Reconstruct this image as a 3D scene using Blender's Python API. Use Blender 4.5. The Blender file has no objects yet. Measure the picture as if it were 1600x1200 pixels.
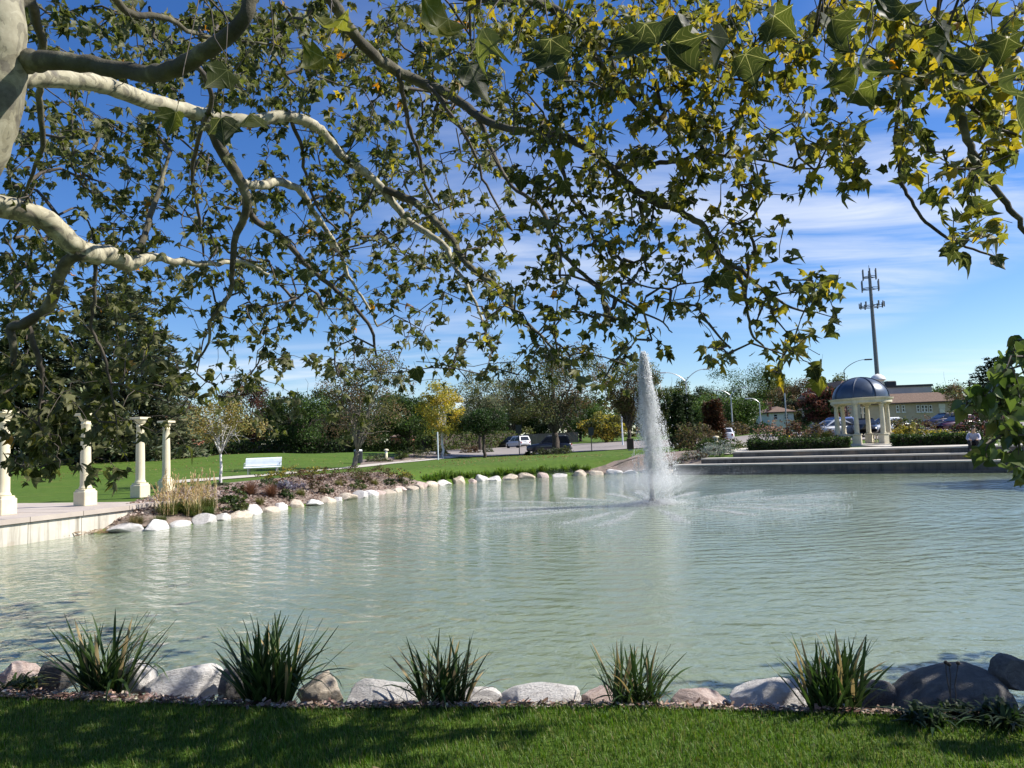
import bpy, bmesh, math, random
import numpy as np
from mathutils import Vector, Matrix

random.seed(7)
rng = np.random.default_rng(7)
R = math.radians
scene = bpy.context.scene
COL = scene.collection

# ------------------------------------------------------------------ camera
F_PX, CX, CY = 1150.0, 800.0, 600.0          # focal length and centre for a 1600 x 1200 picture
PITCH, ROLL, EYE = R(4.57), R(2.2), 2.0      # looking slightly up, slightly rolled, 2 m above the water
cam_data = bpy.data.cameras.new('camera')
cam = bpy.data.objects.new('camera', cam_data)
COL.objects.link(cam)
cam_data.sensor_width = 36.0
cam_data.lens = 36.0 * F_PX / 1600.0
cam_data.clip_start = 0.05
cam_data.clip_end = 6000
cam.location = (0, 0, EYE)
CAM_ROT = Matrix.Rotation(math.pi / 2 + PITCH, 3, 'X') @ Matrix.Rotation(-ROLL, 3, 'Z')
cam.rotation_euler = CAM_ROT.to_euler()
scene.camera = cam

# ------------------------------------------------------------------ sky and sun
SUN_EL, SUN_AZ = R(43), R(3)                 # the sun stands to the right (+X), a touch ahead
SUN_DIR = Vector((math.cos(SUN_EL) * math.cos(SUN_AZ), math.cos(SUN_EL) * math.sin(SUN_AZ), math.sin(SUN_EL)))
world = bpy.data.worlds.new('World')
scene.world = world
world.use_nodes = True
wn, wl = world.node_tree.nodes, world.node_tree.links
wn.clear()
w_out = wn.new('ShaderNodeOutputWorld')
w_bg = wn.new('ShaderNodeBackground')
w_bg.inputs['Strength'].default_value = 0.078
w_sky = wn.new('ShaderNodeTexSky')
w_sky.sky_type = 'NISHITA'
w_sky.sun_disc = False
w_sky.sun_elevation = SUN_EL
w_sky.sun_rotation = math.pi / 2 - SUN_AZ
w_sky.air_density = 1.0
w_sky.dust_density = 0.2
w_sky.ozone_density = 4.5
w_geo = wn.new('ShaderNodeTexCoord')
w_sep = wn.new('ShaderNodeSeparateXYZ')
wl.new(w_geo.outputs['Generated'], w_sep.inputs[0])
def wmath(op, a, b=None, clamp=False):
    n = wn.new('ShaderNodeMath'); n.operation = op; n.use_clamp = clamp
    for i, v in enumerate((a, b)):
        if v is None: continue
        if isinstance(v, (int, float)): n.inputs[i].default_value = v
        else: wl.new(v, n.inputs[i])
    return n.outputs[0]
w_h = wmath('ADD', wmath('MAXIMUM', w_sep.outputs[2], 0.0), 0.09)
w_u = wmath('DIVIDE', w_sep.outputs[0], w_h)
w_v = wmath('DIVIDE', w_sep.outputs[1], w_h)
w_cmb = wn.new('ShaderNodeCombineXYZ')
wl.new(w_u, w_cmb.inputs[0]); wl.new(w_v, w_cmb.inputs[1])
def wnoise(scale, detail, loc, rot, sc, dist=0.0):
    mp = wn.new('ShaderNodeMapping')
    mp.inputs['Location'].default_value = loc
    mp.inputs['Rotation'].default_value = (0, 0, rot)
    mp.inputs['Scale'].default_value = sc
    wl.new(w_cmb.outputs[0], mp.inputs[0])
    n = wn.new('ShaderNodeTexNoise')
    n.inputs['Scale'].default_value = scale
    n.inputs['Detail'].default_value = detail
    n.inputs['Roughness'].default_value = 0.58
    n.inputs['Distortion'].default_value = dist
    wl.new(mp.outputs[0], n.inputs['Vector'])
    return n.outputs[0]
w_streak = wnoise(1.1, 9, (3.1, 0.4, 0), R(28), (0.9, 3.0, 1), 0.5)      # long cirrus streaks
w_bank = wnoise(0.34, 2, (5.2, 2.0, 0), 0, (1, 1, 1))                    # where the cirrus gathers
w_fac = wmath('MULTIPLY', wmath('MULTIPLY', wmath('SUBTRACT', w_bank, 0.47), 4.5, True),
              wmath('MULTIPLY', wmath('SUBTRACT', w_streak, 0.36), 3.0, True), True)
w_cloud = wn.new('ShaderNodeMix'); w_cloud.data_type = 'RGBA'
wl.new(wmath('MULTIPLY', w_fac, 0.85), w_cloud.inputs['Factor'])
w_hs = wn.new('ShaderNodeHueSaturation'); w_hs.inputs['Hue'].default_value = 0.512; w_hs.inputs['Saturation'].default_value = 1.24; w_hs.inputs['Value'].default_value = 1.12
wl.new(w_sky.outputs[0], w_hs.inputs['Color']); wl.new(w_hs.outputs[0], w_cloud.inputs[6])
w_cloud.inputs[7].default_value = (7.6, 7.9, 8.4, 1)
wl.new(w_cloud.outputs[2], w_bg.inputs['Color'])
wl.new(w_bg.outputs[0], w_out.inputs['Surface'])

sun_data = bpy.data.lights.new('sun', 'SUN')
sun_data.energy = 5.0
sun_data.angle = R(0.53)
sun_data.color = (1.0, 0.95, 0.87)
sun = bpy.data.objects.new('sun', sun_data)
COL.objects.link(sun)
sun.rotation_euler = SUN_DIR.to_track_quat('Z', 'Y').to_euler()
sun.location = (60, 0, 60)

scene.view_settings.view_transform = 'Standard'
scene.view_settings.look = 'None'
scene.view_settings.exposure = 0.82
scene.view_settings.gamma = 1.0
scene.view_settings.use_curve_mapping = False
scene.render.engine = 'CYCLES'
scene.cycles.max_bounces = 9
scene.cycles.diffuse_bounces = 8
scene.cycles.glossy_bounces = 3
scene.cycles.transmission_bounces = 4
scene.cycles.transparent_max_bounces = 6
scene.cycles.volume_bounces = 1
scene.cycles.volume_step_rate = 2.0
scene.cycles.sample_clamp_indirect = 6.0
scene.cycles.use_denoising = True

# ------------------------------------------------------------------ pixel to place
def ray(px, py):
    return CAM_ROT @ Vector(((px - CX) / F_PX, (CY - py) / F_PX, -1.0))
def at_y(px, py, Y):                         # the point seen at a pixel, Y metres ahead
    d = ray(px, py); t = Y / d.y
    return Vector((d.x * t, Y, EYE + d.z * t))
def at_z(px, py, z):                         # the point seen at a pixel, on a level plane
    d = ray(px, py); t = (z - EYE) / d.z
    return Vector((d.x * t, d.y * t, z))
def project(p):                              # N x 3 -> pixels, depth
    p = np.asarray(p, float) - np.array([0, 0, EYE])
    M = np.array(CAM_ROT)
    c = p @ M
    return CX + F_PX * c[:, 0] / -c[:, 2], CY - F_PX * c[:, 1] / -c[:, 2], -c[:, 2]

# ------------------------------------------------------------------ tags
ONES = ['', 'first', 'second', 'third', 'fourth', 'fifth', 'sixth', 'seventh', 'eighth', 'ninth', 'tenth', 'eleventh', 'twelfth',
        'thirteenth', 'fourteenth', 'fifteenth', 'sixteenth', 'seventeenth', 'eighteenth', 'nineteenth']
TENS = {2: ('twenty', 'twentieth'), 3: ('thirty', 'thirtieth'), 4: ('forty', 'fortieth'), 5: ('fifty', 'fiftieth'),
        6: ('sixty', 'sixtieth'), 7: ('seventy', 'seventieth'), 8: ('eighty', 'eightieth')}
def nth(n):
    if n < 20: return ONES[n]
    t, o = divmod(n, 10)
    return TENS[t][1] if o == 0 else TENS[t][0] + '-' + ONES[o]
def tag(o, label, cat, group=None):
    o['label'] = label; o['category'] = cat
    if group: o['group'] = group
    return o
def structure(o): o['kind'] = 'structure'; return o
def stuff(o): o['kind'] = 'stuff'; return o
def thing(name, label, cat, loc=(0, 0, 0), rz=0.0, group=None):
    o = bpy.data.objects.new(name, None)
    o.empty_display_size = 0.3
    COL.objects.link(o)
    o.location = loc; o.rotation_euler = (0, 0, rz)
    return tag(o, label, cat, group)
def link(name, mesh, parent=None):
    o = bpy.data.objects.new(name, mesh)
    COL.objects.link(o)
    if parent is not None: o.parent = parent
    return o
def copy_tree(o, parent=None):
    c = o.copy(); COL.objects.link(c); c.parent = parent
    for ch in [x for x in COL.objects if x.parent == o]:
        copy_tree(ch, c)
    return c

# ------------------------------------------------------------------ materials
def nodes_of(name):
    m = bpy.data.materials.new(name); m.use_nodes = True
    nt = m.node_tree
    return m, nt.nodes, nt.links, nt.nodes['Principled BSDF']
def set_in(b, **kw):
    for k, v in kw.items():
        k = k.replace('_', ' ')
        if k in b.inputs: b.inputs[k].default_value = v
def ramp(N, L, fac, stops, mode='LINEAR'):
    r = N.new('ShaderNodeValToRGB'); r.color_ramp.interpolation = mode
    el = r.color_ramp.elements
    while len(el) < len(stops): el.new(0.5)
    for e, (p, c) in zip(el, stops): e.position = p; e.color = (*c, 1)
    L.new(fac, r.inputs[0])
    return r.outputs[0]
def tex_noise(N, L, scale, detail=4, rough=0.55, vec=None, stretch=None, dist=0.0, coord='Object'):
    n = N.new('ShaderNodeTexNoise')
    n.inputs['Scale'].default_value = scale; n.inputs['Detail'].default_value = detail
    n.inputs['Roughness'].default_value = rough; n.inputs['Distortion'].default_value = dist
    if vec is None:
        t = N.new('ShaderNodeTexCoord'); vec = t.outputs[coord]
    if stretch:
        mp = N.new('ShaderNodeMapping'); mp.inputs['Scale'].default_value = stretch
        L.new(vec, mp.inputs[0]); vec = mp.outputs[0]
    L.new(vec, n.inputs['Vector'])
    return n.outputs[0]
def world_pos(N):
    return N.new('ShaderNodeNewGeometry').outputs['Position']
def bump(N, L, b, height, strength, dist):
    n = N.new('ShaderNodeBump'); n.inputs['Strength'].default_value = strength; n.inputs['Distance'].default_value = dist
    L.new(height, n.inputs['Height']); L.new(n.outputs[0], b.inputs['Normal'])
def mixed(N, L, fac, a, b, mode='MIX'):
    n = N.new('ShaderNodeMix'); n.data_type = 'RGBA'; n.blend_type = mode
    if isinstance(fac, float): n.inputs[0].default_value = fac
    else: L.new(fac, n.inputs[0])
    for i, v in ((6, a), (7, b)):
        if isinstance(v, tuple): n.inputs[i].default_value = (*v, 1)
        else: L.new(v, n.inputs[i])
    return n.outputs[2]
def mottled(name, c1, c2, scale=6.0, rough=0.8, bump_s=0.3, bump_scale=None, bump_d=0.01, c3=None, metallic=0.0, detail=5, rnd=0.0, coord='Object'):
    """two or three tones of one material, with fine relief"""
    m, N, L, b = nodes_of(name)
    n = tex_noise(N, L, scale, detail, 0.6, coord=coord)
    stops = [(0.32, c1), (0.68, c2)] if c3 is None else [(0.3, c1), (0.52, c2), (0.72, c3)]
    col = ramp(N, L, n, stops)
    if rnd:
        oi = N.new('ShaderNodeObjectInfo')
        hs = N.new('ShaderNodeHueSaturation')
        mr = N.new('ShaderNodeMapRange'); mr.inputs['To Min'].default_value = 1 - rnd; mr.inputs['To Max'].default_value = 1 + rnd
        L.new(oi.outputs['Random'], mr.inputs[0]); L.new(mr.outputs[0], hs.inputs['Value']); L.new(col, hs.inputs['Color'])
        col = hs.outputs[0]
    L.new(col, b.inputs['Base Color'])
    set_in(b, Roughness=rough, Metallic=metallic)
    if bump_s:
        bump(N, L, b, tex_noise(N, L, bump_scale or scale * 5, 6, 0.65, coord=coord), bump_s, bump_d)
    return m
def foliage_mat(name, trans=0.4, rough=0.5, under=None, veins=False, glow=1.5):
    """leaf: colour comes from the 'Col' attribute; light shines through; the underside may be paler"""
    m, N, L, b = nodes_of(name)
    at = N.new('ShaderNodeAttribute'); at.attribute_name = 'Col'
    col = at.outputs['Color']
    if veins:
        uv = N.new('ShaderNodeUVMap')
        sp = N.new('ShaderNodeSeparateXYZ'); L.new(uv.outputs[0], sp.inputs[0])
        def mth(op, a, c=None):
            n = N.new('ShaderNodeMath'); n.operation = op
            for i, v in enumerate((a, c)):
                if v is None: continue
                if isinstance(v, (int, float)): n.inputs[i].default_value = v
                else: L.new(v, n.inputs[i])
            return n.outputs[0]
        ang = mth('ARCTAN2', sp.outputs[0], mth('ADD', sp.outputs[1], 0.02))
        k = mth('ABSOLUTE', mth('SINE', mth('MULTIPLY', ang, 3.6)))
        r = mth('SQRT', mth('ADD', mth('MULTIPLY', sp.outputs[0], sp.outputs[0]), mth('MULTIPLY', sp.outputs[1], sp.outputs[1])))
        vein = mth('LESS_THAN', mth('MULTIPLY', k, r), 0.022)
        side = mth('LESS_THAN', mth('ABSOLUTE', mth('SINE', mth('ADD', mth('MULTIPLY', r, 26.0), mth('MULTIPLY', k, 5.0)))), 0.10)
        mask = mth('MAXIMUM', mth('MULTIPLY', vein, 0.75), mth('MULTIPLY', side, 0.3))
        blot = tex_noise(N, L, 3.5, 5, 0.65, vec=uv.outputs[0])
        col = mixed(N, L, ramp(N, L, blot, [(0.62, (0, 0, 0)), (0.72, (0.5, 0.5, 0.5))]), col, (0.13, 0.075, 0.02))
        col = mixed(N, L, mask, col, (0.26, 0.25, 0.10))
    if under:
        g = N.new('ShaderNodeNewGeometry')
        pale = mixed(N, L, 0.6, col, under)
        col2 = mixed(N, L, g.outputs['Backfacing'], col, pale)
    else:
        col2 = col
    L.new(col2, b.inputs['Base Color'])
    set_in(b, Roughness=rough)
    b.inputs['Specular IOR Level'].default_value = 0.22
    tr = N.new('ShaderNodeBsdfTranslucent')
    hs = N.new('ShaderNodeHueSaturation'); hs.inputs['Saturation'].default_value = 1.12; hs.inputs['Value'].default_value = glow
    L.new(col, hs.inputs['Color']); L.new(hs.outputs[0], tr.inputs['Color'])
    mx = N.new('ShaderNodeMixShader'); mx.inputs[0].default_value = trans
    L.new(b.outputs[0], mx.inputs[1]); L.new(tr.outputs[0], mx.inputs[2])
    L.new(mx.outputs[0], N['Material Output'].inputs['Surface'])
    return m
def plain(name, c, rough=0.6, metallic=0.0, coat=0.0):
    return mottled(name, tuple(v * 0.9 for v in c), tuple(min(1, v * 1.08) for v in c), 3.0, rough, 0.05, 40, 0.002, metallic=metallic)
M = {}

# ------------------------------------------------------------------ mesh builder
class MB:
    def __init__(s): s.v = []; s.f = []
    def add(s, vs, fs):
        b = len(s.v); s.v += [tuple(p) for p in vs]; s.f += [tuple(i + b for i in f) for f in fs]
        return s
    def box(s, x0, x1, y0, y1, z0, z1):
        return s.add([(x0, y0, z0), (x1, y0, z0), (x1, y1, z0), (x0, y1, z0), (x0, y0, z1), (x1, y0, z1), (x1, y1, z1), (x0, y1, z1)],
                     [(3, 2, 1, 0), (4, 5, 6, 7), (0, 1, 5, 4), (1, 2, 6, 5), (2, 3, 7, 6), (3, 0, 4, 7)])
    def cbox(s, x0, x1, y0, y1, z0, z1, c):     # box with chamfered upright edges and top
        pts = [(x0 + c, y0), (x1 - c, y0), (x1, y0 + c), (x1, y1 - c), (x1 - c, y1), (x0 + c, y1), (x0, y1 - c), (x0, y0 + c)]
        mx, my = (x0 + x1) / 2, (y0 + y1) / 2
        kx, ky = 1 - 2 * c / (x1 - x0), 1 - 2 * c / (y1 - y0)
        vs = [(x, y, z0) for x, y in pts] + [(x, y, z1 - c) for x, y in pts] + [(mx + (x - mx) * kx, my + (y - my) * ky, z1) for x, y in pts]
        fs = [tuple(range(7, -1, -1)), tuple(range(16, 24))]
        for r in (0, 8):
            for i in range(8):
                j = (i + 1) % 8
                fs.append((r + i, r + j, r + 8 + j, r + 8 + i))
        return s.add(vs, fs)
    def prism(s, pts, z0, z1):                   # outline in the ground plane, lifted
        n = len(pts)
        vs = [(x, y, z0) for x, y in pts] + [(x, y, z1) for x, y in pts]
        fs = [tuple(range(n - 1, -1, -1)), tuple(range(n, 2 * n))] + [(i, (i + 1) % n, n + (i + 1) % n, n + i) for i in range(n)]
        return s.add(vs, fs)
    def slab_x(s, prof, x0, x1):                 # outline in the y-z plane, drawn along x
        n = len(prof)
        vs = [(x0, y, z) for y, z in prof] + [(x1, y, z) for y, z in prof]
        fs = [tuple(range(n)), tuple(range(2 * n - 1, n - 1, -1))] + [(i + n, (i + 1) % n + n, (i + 1) % n, i) for i in range(n)]
        return s.add(vs, fs)
    def tube(s, pts, rad, n=8, cap=True):
        pts = [Vector(p) for p in pts]
        if isinstance(rad, (int, float)): rad = [rad] * len(pts)
        b = len(s.v); up = Vector((0.13, 0.27, 1)).normalized(); prev = None
        for i, p in enumerate(pts):
            d = (pts[min(i + 1, len(pts) - 1)] - pts[max(i - 1, 0)])
            d = d.normalized() if d.length > 1e-9 else Vector((0, 0, 1))
            u = (prev if prev is not None else (up if abs(d.dot(up)) < 0.9 else Vector((1, 0, 0))))
            u = (u - d * u.dot(d)).normalized(); w = d.cross(u); prev = u
            for k in range(n):
                a = 2 * math.pi * k / n
                s.v.append(tuple(p + (u * math.cos(a) + w * math.sin(a)) * rad[i]))
        for i in range(len(pts) - 1):
            for k in range(n):
                j = (k + 1) % n
                s.f.append((b + i * n + k, b + i * n + j, b + (i + 1) * n + j, b + (i + 1) * n + k))
        if cap:
            s.f.append(tuple(b + k for k in range(n - 1, -1, -1)))
            e = b + (len(pts) - 1) * n
            s.f.append(tuple(e + k for k in range(n)))
        return s
    def lathe(s, prof, n=24, c=(0, 0), a0=0.0):
        b = len(s.v)
        for r, z in prof:
            for k in range(n):
                a = a0 + 2 * math.pi * k / n
                s.v.append((c[0] + r * math.cos(a), c[1] + r * math.sin(a), z))
        for i in range(len(prof) - 1):
            for k in range(n):
                j = (k + 1) % n
                s.f.append((b + i * n + k, b + i * n + j, b + (i + 1) * n + j, b + (i + 1) * n + k))
        s.f.append(tuple(b + k for k in range(n - 1, -1, -1)))
        e = b + (len(prof) - 1) * n
        s.f.append(tuple(e + k for k in range(n)))
        return s
    def mesh(s, name, mat, smooth=False):
        me = bpy.data.meshes.new(name)
        me.from_pydata(s.v, [], s.f); me.update()
        if mat: me.materials.append(mat)
        if smooth: me.polygons.foreach_set('use_smooth', [True] * len(me.polygons))
        return me
    def build(s, name, mat, parent=None, smooth=False, at=None):
        o = link(name, s.mesh(name, mat, smooth), parent)
        if at is not None: o.location = at
        return o

def fast_mesh(name, verts, faces, mat=None, cols=None, uvs=None, smooth=False):
    verts = np.ascontiguousarray(verts, dtype=np.float32); faces = np.ascontiguousarray(faces, dtype=np.int32)
    me = bpy.data.meshes.new(name)
    nf, k = faces.shape
    me.vertices.add(len(verts)); me.vertices.foreach_set('co', verts.ravel())
    me.loops.add(nf * k); me.loops.foreach_set('vertex_index', faces.ravel())
    me.polygons.add(nf)
    me.polygons.foreach_set('loop_start', np.arange(0, nf * k, k, dtype=np.int32))
    me.polygons.foreach_set('loop_total', np.full(nf, k, dtype=np.int32))
    if smooth: me.polygons.foreach_set('use_smooth', np.ones(nf, dtype=bool))
    if cols is not None:
        ca = me.color_attributes.new('Col', 'FLOAT_COLOR', 'POINT')
        c4 = np.ones((len(verts), 4), np.float32); c4[:, :3] = cols
        ca.data.foreach_set('color', c4.ravel())
    if uvs is not None:
        ul = me.uv_layers.new(name='UVMap')
        ul.data.foreach_set('uv', np.ascontiguousarray(uvs[faces.ravel()], dtype=np.float32).ravel())
    me.update(calc_edges=True)
    if mat: me.materials.append(mat)
    return me

def norm(a): return a / np.maximum(np.linalg.norm(a, axis=-1, keepdims=True), 1e-9)
def frames(axis, up):
    """rotation matrices whose y runs along axis and whose z leans to up"""
    y = norm(axis); x = norm(np.cross(y, up)); z = np.cross(x, y)
    return np.stack([x, y, z], axis=-1)
def scatter(name, tmpl_v, tmpl_f, pos, rot, size, mat, cols, uv=None):
    """many small leaf-like faces in one mesh"""
    n, k = len(pos), len(tmpl_v)
    size = np.asarray(size, float)
    if size.ndim == 1: size = size[:, None]
    v = np.einsum('nij,nkj->nki', rot, tmpl_v[None] * size[:, None, :]) + pos[:, None, :]
    f = (tmpl_f[None] + (np.arange(n) * k)[:, None, None]).reshape(-1, tmpl_f.shape[1])
    c = np.repeat(cols, k, axis=0)
    u = np.tile(uv, (n, 1)) if uv is not None else None
    return fast_mesh(name, v.reshape(-1, 3), f, mat, c, u)
QUAD_V = np.array([(-0.32, 0, 0), (0.32, 0.1, 0.03), (0.25, 0.9, -0.05), (-0.2, 1.0, 0.02)], float)
QUAD_F = np.array([(0, 1, 2, 3)])
OVAL_V = np.array([(0, 0, 0), (0.3, 0.35, 0.06), (0, 1, -0.08), (-0.3, 0.35, 0.06)], float)
OVAL_F = np.array([(0, 1, 2), (0, 2, 3)])
# ================================================================== the lie of the land
FAR_SHORE_PX = [(0, 850), (60, 843), (160, 832), (230, 829), (330, 815), (430, 798), (520, 784), (600, 771), (680, 759), (760, 751),
                (850, 746), (950, 741), (1010, 739), (1062, 741)]
STEP_A, STEP_B = at_z(1052, 742, 0), at_z(1600, 738, 0)
NEAR_SHORE = [(7.5, 4.9), (4.6, 4.35), (2.7, 4.55), (0.6, 4.95), (-1.4, 5.15), (-3.4, 5.65), (-5.5, 6.6), (-8.5, 9.0), (-12.0, 13.0)]
shore = [tuple(at_z(x, y, 0))[:2] for x, y in FAR_SHORE_PX]
shore += [tuple(STEP_B)[:2], (24.5, 27.0), (24.5, 20.0), (20.0, 12.0), (13.0, 7.2)] + NEAR_SHORE
SHORE = np.array(shore)
def shore_dist(xy):
    """signed distance to the waterline, negative on the pond"""
    xy = np.asarray(xy, float); best = np.full(len(xy), 1e9); inside = np.zeros(len(xy), bool)
    for a, b in zip(SHORE, np.roll(SHORE, -1, axis=0)):
        e = b - a; w = xy - a
        t = np.clip((w @ e) / (e @ e), 0, 1)
        best = np.minimum(best, np.linalg.norm(w - t[:, None] * e, axis=1))
        c = ((a[1] <= xy[:, 1]) != (b[1] <= xy[:, 1]))
        xi = a[0] + (xy[:, 1] - a[1]) * (b[0] - a[0]) / (b[1] - a[1] + 1e-12)
        inside ^= c & (xy[:, 0] < xi)
    return np.where(inside, -best, best)
HILLS = np.array([  # x, y, height of the land
    (0, 2, .42), (-4, 4, .42), (4, 2, .42), (0, -8, .5), (-12, 8, .5), (12, 2, .5), (-14, 20, .58), (-18, 26, .6), (-11, 27, .62), (-30, 22, .7),
    (-14, 34, .74), (-14.5, 43, .86), (-9, 46, .8), (-22, 45, 1.15), (-7, 56, .84), (0, 62, .74), (0, 78, .78), (6, 62, .72), (6, 85, .85), (3, 110, 1.2),
    (-24, 66, 1.95), (-16, 68, 1.7), (-32, 62, 1.7), (-45, 60, 1.3), (-12, 78, 1.2), (-40, 90, 2.2), (15, 90, 1.2), (20, 110, 1.5),
    (14, 45, 1.0), (24, 42, 1.08), (22, 36, 1.02), (17, 42, 1.02), (30, 40, 1.08), (20, 60, 1.25), (32, 62, 1.45), (45, 80, 1.9), (55, 100, 2.5), (80, 90, 2.6), (35, 100, 2.1),
    (0, 160, 2.6), (-60, 140, 2.8), (70, 150, 3.2), (-150, 100, 3), (150, 100, 3), (0, 400, 5), (-300, 300, 5), (300, 300, 5), (-100, 0, 1.2), (60, 10, 1.0), (40, 25, 1.0)], float)
def land(xy):
    xy = np.asarray(xy, float)
    d2 = ((xy[:, None, :] - HILLS[None, :, :2]) ** 2).sum(-1) + 4.0
    w = d2 ** -1.7
    return (w * HILLS[:, 2]).sum(1) / w.sum(1)
def ground_many(xy):
    xy = np.asarray(xy, float); d = shore_dist(xy); z = land(xy)
    bw = np.where(xy[:, 1] < 9, 0.55, 2.2); bw = np.where((xy[:, 0] > 8) & (xy[:, 1] > 26), 5.2, bw)
    t = np.clip(d / bw, 0, 1); t = t * (2 - t)
    return np.where(d < 0, np.maximum(d * 0.45, -0.9), 0.02 + (z - 0.02) * t)
def gz(x, y): return float(ground_many([(x, y)])[0])
def on_ground(px, py):
    """the place on the land seen at a pixel"""
    d = ray(px, py); ts = np.concatenate([np.arange(2, 60, .1), np.arange(60, 260, .5)])
    P = np.array([[d.x * t / d.y, t, EYE + d.z * t / d.y] for t in ts])
    g = ground_many(P[:, :2]); k = np.nonzero(P[:, 2] <= g)[0]
    i = k[0] if len(k) else len(ts) - 1
    return Vector((P[i, 0], P[i, 1], g[i]))
def stand(px, Y, py=690):
    """a spot Y metres ahead under pixel column px, on the land"""
    p = at_y(px, py, Y); return Vector((p.x, Y, gz(p.x, Y)))

# ------------------------------------------------------------------ surface materials
def grass_mat():
    m, N, L, b = nodes_of('lawn_grass')
    p = world_pos(N)
    n1 = tex_noise(N, L, 0.35, 4, 0.6, vec=p)
    n2 = tex_noise(N, L, 5.0, 7, 0.75, vec=p, stretch=(1, 0.35, 1))
    n3 = tex_noise(N, L, 0.9, 5, 0.65, vec=p, stretch=(.4, 1.6, 1))
    c = ramp(N, L, n1, [(0.3, (0.050, 0.098, 0.010)), (0.7, (0.080, 0.140, 0.016))])
    c = mixed(N, L, 0.55, c, ramp(N, L, n2, [(0.3, (0.030, 0.065, 0.007)), (0.7, (0.105, 0.165, 0.026))]))
    c = mixed(N, L, ramp(N, L, n3, [(0.52, (0, 0, 0)), (0.72, (0.5, 0.5, 0.5))]), c, (0.13, 0.15, 0.035))
    L.new(c, b.inputs['Base Color']); set_in(b, Roughness=0.85); b.inputs['Specular IOR Level'].default_value = 0.15
    bump(N, L, b, tex_noise(N, L, 30, 4, 0.7, vec=p), 0.7, 0.03)
    return m
def mulch_mat():
    m, N, L, b = nodes_of('bark_mulch')
    p = world_pos(N)
    n1 = tex_noise(N, L, 16, 7, 0.75, vec=p, stretch=(1, 0.5, 1))
    n2 = tex_noise(N, L, 2.2, 6, 0.7, vec=p, stretch=(1, .5, 1))
    c = ramp(N, L, n1, [(0.25, (0.05, 0.03, 0.02)), (0.5, (0.19, 0.13, 0.10)), (0.75, (0.42, 0.33, 0.28))])
    c = mixed(N, L, 0.5, c, ramp(N, L, n2, [(0.36, (0.07, 0.085, 0.065)), (0.7, (0.32, 0.24, 0.20))]))
    L.new(c, b.inputs['Base Color']); set_in(b, Roughness=0.9)
    bump(N, L, b, n1, 0.9, 0.04)
    return m
def concrete_mat(name, c1, c2, scale=1.5, streak=False, tint=None, amt=0.75):
    m, N, L, b = nodes_of(name)
    p = world_pos(N)
    n1 = tex_noise(N, L, scale, 6, 0.65, vec=p)
    c = ramp(N, L, n1, [(0.3, c1), (0.7, c2)])
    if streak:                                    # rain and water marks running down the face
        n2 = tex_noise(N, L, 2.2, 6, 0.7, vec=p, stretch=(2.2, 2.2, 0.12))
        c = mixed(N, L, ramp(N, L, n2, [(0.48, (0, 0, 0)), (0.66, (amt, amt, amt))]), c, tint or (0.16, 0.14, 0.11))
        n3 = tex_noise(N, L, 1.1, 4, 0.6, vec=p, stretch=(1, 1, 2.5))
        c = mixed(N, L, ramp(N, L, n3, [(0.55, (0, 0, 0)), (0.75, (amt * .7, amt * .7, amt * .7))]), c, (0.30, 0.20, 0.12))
    L.new(c, b.inputs['Base Color']); set_in(b, Roughness=0.85)
    bump(N, L, b, tex_noise(N, L, 60, 4, 0.7, vec=p), 0.25, 0.006)
    return m
def asphalt_mat(name, c1, c2):
    m, N, L, b = nodes_of(name)
    p = world_pos(N)
    n = tex_noise(N, L, 0.25, 6, 0.65, vec=p)
    c = ramp(N, L, n, [(0.3, c1), (0.7, c2)])
    L.new(c, b.inputs['Base Color']); set_in(b, Roughness=0.8)
    bump(N, L, b, tex_noise(N, L, 60, 3, 0.7, vec=p), 0.3, 0.008)
    return m
M['grass'] = grass_mat(); M['mulch'] = mulch_mat()
M['path'] = concrete_mat('path_concrete', (0.40, 0.37, 0.31), (0.52, 0.48, 0.41))
M['paving'] = concrete_mat('plaza_concrete', (0.34, 0.29, 0.25), (0.46, 0.40, 0.34), 0.9)
M['wall_conc'] = concrete_mat('stained_concrete', (0.44, 0.41, 0.34), (0.58, 0.54, 0.46), 1.2, True)
M['step_shade_conc'] = concrete_mat('step_shade_concrete', (0.085, 0.078, 0.068), (0.14, 0.128, 0.112), 1.5, True, (0.035, 0.033, 0.028))  # riser colour darkened for the shade on them, with wet black stains
M['asphalt'] = asphalt_mat('worn_asphalt', (0.20, 0.175, 0.155), (0.27, 0.24, 0.215))
M['kerb'] = concrete_mat('kerb_concrete', (0.42, 0.40, 0.36), (0.52, 0.50, 0.46))

# ------------------------------------------------------------------ ground: one sheet to the horizon
def warp(lo, hi, n, c, w):
    """grid lines crowded round c"""
    t = np.linspace(-1, 1, n); s = np.sinh(t * w) / np.sinh(w)
    return np.where(s < 0, c + s * (c - lo), c + s * (hi - c))
gx = warp(-1800, 1800, 330, 0, 6.6); gy = warp(-300, 2600, 360, 6, 6.2)
GX, GY = np.meshgrid(gx, gy, indexing='ij')
gxy = np.stack([GX.ravel(), GY.ravel()], 1)
gzv = ground_many(gxy)
gi = np.arange(len(gxy)).reshape(GX.shape)
gf = np.stack([gi[:-1, :-1], gi[1:, :-1], gi[1:, 1:], gi[:-1, 1:]], -1).reshape(-1, 4)
structure(link('ground', fast_mesh('ground', np.column_stack([gxy, gzv]), gf, M['grass'], smooth=True)))

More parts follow.
